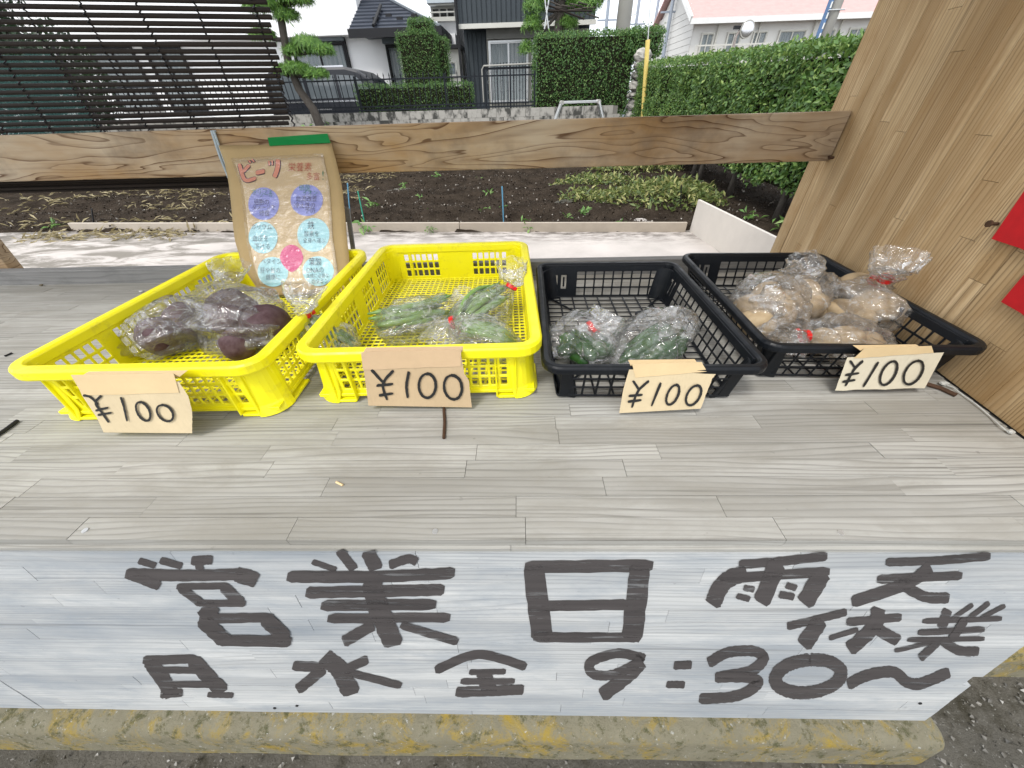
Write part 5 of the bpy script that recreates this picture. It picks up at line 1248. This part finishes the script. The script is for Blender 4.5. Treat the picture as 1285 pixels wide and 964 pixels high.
price('cream cardboard price card reading 100 yen on the potato crate', (840, 290), .3463, [(645, 458), (995, 440), (925, 570), (600, 578)], [(708, 424), (950, 416), (958, 442), (668, 462)], 440, [[(655, 470), (674, 497)], [(702, 470), (668, 505), (638, 562)], [(638, 522), (688, 515)], [(628, 547), (674, 540)], [(758, 475), (703, 565)], ell(795, 515, 26, 43, .4), ell(885, 513, 31, 43, .4)], (820, 432), CZ + .095, (770, 578), kraft('cream_card', (.66, .60, .46)), m_tape2, 4, 3.2)

# ================================================================== PAPER SIGN
sg = thing('paper_sign', 'brown paper sign about beetroot leaning on the back rail under green tape', 'sign', (0, 0, 0))
SBt, STp = V((0, .985, .700)), V((0, 1.252, 1.0)); su = (STp - SBt).normalized(); sn = V((0, -su.z, su.y)); so_ = gz(380, 362, .70); sg.location = so_
def sgn(x, y, off=0):
    p = gp(x, y, SBt, sn); cv = .006 * math.sin((y - 180) / 190 * 3.14) + .0022 * noise.noise(V((x * .03, y * .035, 0))) + (.0018 * (1 - min(1, abs(y - 238) / 6))) + .0012 * (1 - min(1, abs(y - 300 - x * .02) / 5))
    return p + sn * (off + cv) - so_
def interp(tab, y):
    for (y0, x0), (y1, x1) in zip(tab, tab[1:]):
        if y <= y1: return x0 + (x1 - x0) * (y - y0) / (y1 - y0)
    return tab[-1][1]
Lt = [(183, 275), (205, 284), (237, 291), (300, 297), (335, 306), (372, 330)]; Rt = [(180, 416), (205, 423), (237, 431), (300, 437), (345, 441), (372, 443)]
def grid_sheet(top, bot, fl_, fr_, off, th, nu=18, nv=26):
    m = MB()
    for w_ in (0, 1):
        for j in range(nv + 1):
            t = j / nv
            for i in range(nu + 1):
                s_ = i / nu; y = (top[0] + (top[1] - top[0]) * s_) * (1 - t) + (bot[0] + (bot[1] - bot[0]) * s_) * t; x = fl_(y) + (fr_(y) - fl_(y)) * s_; m.v.append(tuple(sgn(x, y, off + w_ * th)))
    st_ = nu + 1; b = (nv + 1) * st_
    for j in range(nv):
        for i in range(nu):
            a = j * st_ + i; m.f.append((a, a + 1, a + st_ + 1, a + st_)); m.f.append((b + a, b + a + st_, b + a + st_ + 1, b + a + 1))
    for j in range(nv):
        for i in (0, nu): a = j * st_ + i; m.f.append((a, a + st_, b + a + st_, b + a))
    for i in range(nu):
        for j in (0, nv): a = j * st_ + i; m.f.append((a, a + 1, b + a + 1, b + a))
    return m
obj('backing', grid_sheet((184, 180), (372, 366), lambda y: interp(Lt, y), lambda y: interp(Rt, y), 0, .003), m_kraft3, sg, True)
il = [(203, 296), (237, 309), (300, 316), (335, 322), (362, 330)]; ir = [(198, 407), (237, 416), (300, 420), (362, 428)]
obj('poster', grid_sheet((204, 198), (358, 356), lambda y: interp(il, y), lambda y: interp(ir, y), .0042, .0006), plain('buff_paper', (.60, .46, .28), .8, .06), sg, True)
def disc(cx, cy, rx, ry, off, mat, nm, shape=None):
    m = MB(); n = 28
    m.v.append(tuple(sgn(cx, cy, off)))
    for q in range(1, 4):
        for i in range(n):
            a = 6.2832 * i / n; k_ = shape(a) if shape else 1; m.v.append(tuple(sgn(cx + rx * q / 3 * k_ * math.cos(a), cy + ry * q / 3 * k_ * math.sin(a), off)))
    m.f += [(0, 1 + i, 1 + (i + 1) % n) for i in range(n)]
    for q in range(2): m.f += [(1 + q * n + i, 1 + (q + 1) * n + i, 1 + (q + 1) * n + (i + 1) % n, 1 + q * n + (i + 1) % n) for i in range(n)]
    return obj(nm, m, mat, sg, True, fixn=False)
m_vio = plain('violet_paper', (.28, .31, .66), .8, .05); m_cya = plain('cyan_paper', (.38, .66, .72), .8, .05); m_pnk = plain('pink_paper', (.62, .10, .24), .8, .1)
Z8 = lambda x, y: (260 + x * .2283, 160 + y * .2283)
for (cx, cy, rx, ry, mt) in ((326, 432, 86, 88, m_vio), (560, 412, 88, 86, m_vio), (322, 615, 78, 86, m_cya), (596, 600, 88, 92, m_cya), (372, 800, 84, 80, m_cya), (620, 796, 86, 80, m_cya)):
    q = Z8(cx, cy); disc(q[0], q[1], rx * .2283, ry * .2283, .0056, mt, 'paper_circle')
q = Z8(476, 728); disc(q[0], q[1], 64 * .2283, 74 * .2283, .0058, m_pnk, 'beet_drawing', lambda a: 1 - .16 * abs(math.cos(a)) * max(0, math.sin(a)) * 1.6)
m_gink = plain('green_ink', (.02, .20, .12), .6); m_rink = plain('red_ink', (.42, .05, .03), .6); m_bink = plain('blue_black_ink', (.03, .04, .08), .6); m_sal = plain('salmon_ink', (.66, .27, .19), .7)
def text(body, x, y, size, mat, rot=0, nm='handwriting', cond=.82):
    """flat handwritten print: the built-in font turned into mesh and laid on the paper"""
    cu = bpy.data.curves.new('t', 'FONT'); cu.body = body; cu.size = 1; cu.align_x = 'CENTER'; cu.align_y = 'CENTER'; cu.resolution_u = 2; cu.offset = -.008
    o = bpy.data.objects.new('t', cu); C.objects.link(o); dg = bpy.context.evaluated_depsgraph_get(); me = bpy.data.meshes.new_from_object(o.evaluated_get(dg)); bpy.data.objects.remove(o); bpy.data.curves.remove(cu)
    mb = MB(); c, s_ = math.cos(rot), math.sin(rot)
    for v in me.vertices:
        u, w_ = v.co.x * size * cond, -v.co.y * size; mb.v.append(tuple(sgn(x + u * c - w_ * s_, y + u * s_ + w_ * c, .0085)))
    mb.f = [tuple(p.vertices) for p in me.polygons]; bpy.data.meshes.remove(me)
    if not mb.f: return
    return obj(nm, mb, mat, sg, fixn=False)
E8 = lambda b, x, y, s_, m_, r_=0: text(b, *Z8(x, y), s_ * .2283, m_, r_)
E8('ポリフェ', 322, 372, 36, m_gink); E8('ノール', 345, 388, 30, m_gink)
E8('細胞の', 318, 428, 36, m_bink); E8('ダメージを', 330, 456, 32, m_bink); E8('修復', 334, 488, 36, m_bink)
E8('硝酸', 552, 350, 38, m_gink); E8('イオン', 580, 376, 34, m_gink); E8('血流改善', 560, 408, 36, m_bink); E8('冷え性の', 552, 444, 36, m_bink); E8('予防', 580, 472, 36, m_bink)
E8('カリウム', 318, 562, 34, m_bink); E8('血圧を', 312, 625, 36, m_bink); E8('下げる', 322, 668, 36, m_bink)
E8('鉄', 586, 555, 48, m_bink); E8('酸素を', 590, 600, 34, m_bink); E8('全身へ運ぶ', 604, 636, 30, m_bink)
E8('ベタイン', 368, 748, 34, m_bink); E8('肝や髪の', 362, 796, 34, m_bink); E8('健康に', 376, 832, 32, m_bink)
E8('葉酸', 606, 750, 44, m_bink); E8('DNAの', 606, 794, 38, m_bink); E8('合成に必要な', 618, 824, 26, m_bink); E8('ビタミン', 630, 852, 30, m_bink)
E8('栄養素', 524, 236, 54, m_rink, .0); E8('多富', 596, 288, 46, m_rink); E8('!', 650, 282, 72, m_gink)
mb = MB(); mi = MB()
tl = [([(190, 212), (222, 300), (282, 292)], 20), ([(212, 255), (244, 218)], 18), ([(282, 262), (328, 252)], 24), ([(400, 190), (400, 230), (382, 285)], 24), ([(240, 192), (252, 206)], 9), ([(258, 186), (272, 202)], 9), ([(352, 196), (354, 222)], 10), ([(370, 194), (372, 220)], 10)]
for i, (pts, wd) in enumerate(tl):
    stroke_mesh(mi, [Z8(*p_) for p_ in pts], (wd + 7) * .2283, sgn, .0060, .03, i); stroke_mesh(mb, [Z8(*p_) for p_ in pts], wd * .2283, sgn, .0066 + .0001 * i, .03, i)
obj('title_outline', mi, m_bink, sg, fixn=False); obj('title_lettering', mb, m_sal, sg, fixn=False)
sv = grid_sheet((203, 197), (360, 358), lambda y: interp(il, y) - 1, lambda y: interp(ir, y) + 2, .0130, .0002, 22, 34)
sv.v = [tuple(V(p_) + sn * .0022 * noise.noise(V(p_) * 55)) for p_ in sv.v]
obj('clear_sleeve', sv, m_sleeve, sg, True)
tq = [(336, 173), (411, 168), (416, 181), (340, 185)]
m = MB(); m.add([gy(x, y, 1.2625) - so_ for x, y in tq[:2]] + [sgn(x, y, .0045) for x, y in tq[2:]], [(0, 1, 2, 3)]); o = obj('green_tape', m, m_green_tape, sg, fixn=False); md = o.modifiers.new('thick', 'SOLIDIFY'); md.thickness = .0008
m = MB(); a, b = gy(436, 262, 1.24), gz(447, 340, CZ + .03); m.bar(a - so_, b - so_, .012, .012); obj('prop_stick', m, m_grey, sg)

# ================================================================== SMALL THINGS ON THE COUNTER
def stick(name, pts, r, mat, lab, cat):
    P = [gz(x, y, CZ + r + .0005) for x, y in pts]; m = MB(); m.tube([p_ - P[0] for p_ in P], r, 8); tag(obj(name, m, mat, loc=P[0]), lab, cat)
stick('twig', [(557, 512), (558, 530), (557, 550)], .0028, m_rust, 'short dark twig under the price card of the bean crate', 'twig')
stick('twig', [(1160, 481), (1180, 487), (1200, 496)], .004, m_rust, 'dark strip standing in for the gap beside the side panel below the potato crate', 'twig')  # dark rod added where the foot of the side panel shows a dark gap
stick('bent_nail', [(-6, 548), (10, 537), (22, 528)], .0032, m_dark, 'black bent nail on the counter at the left edge', 'nail')
stick('leaf_scrap', [(6, 447), (15, 443)], .002, m_dark, 'tiny dark scrap on the counter left of the beetroot crate', 'scrap')
stick('seed_husk', [(422, 605), (430, 609)], .0018, m_tape2, 'tiny tan husk lying on the counter before the bean crate', 'husk')
P = [gz(x, y, CZ + .003 + .002 * (i % 2)) for i, (x, y) in enumerate(((1184, 482), (1196, 486), (1210, 497), (1226, 508), (1242, 522), (1256, 535), (1266, 543)))]
t = thing('plastic_string', 'white plastic string lying along the foot of the side panel', 'string', P[0]); m = MB(); m.tube([p_ - P[0] for p_ in P], .0011, 6); obj('strand', m, m_string, t)
m = MB(); m.blob(P[-1] - P[0] + V((.002, 0, .002)), (.005, .004, .003), 3, .5, 3, 12, 8); obj('knot', m, m_string, t)
m = MB(); m.blob(P[0] - P[0] + V((.0, 0, .002)), (.009, .005, .003), 5, .5, 3, 12, 8); obj('frayed_end', m, m_string, t)
for k_, (x, y) in enumerate(((52, 358), (177, 366), (127, 352))):
    q = gz(x, y, CZ + .002); m = MB(); m.blob((0, 0, .001), (.007, .004, .0025), k_, .4, 2, 10, 6); tag(obj('crumb', m, m_straw if k_ < 1 else m_string, loc=q), ('tan crumb by the back ledge at the left', 'pale crumb on the counter left of the beetroot crate', 'small pale crumb on the counter beside the back ledge')[k_], 'crumb')
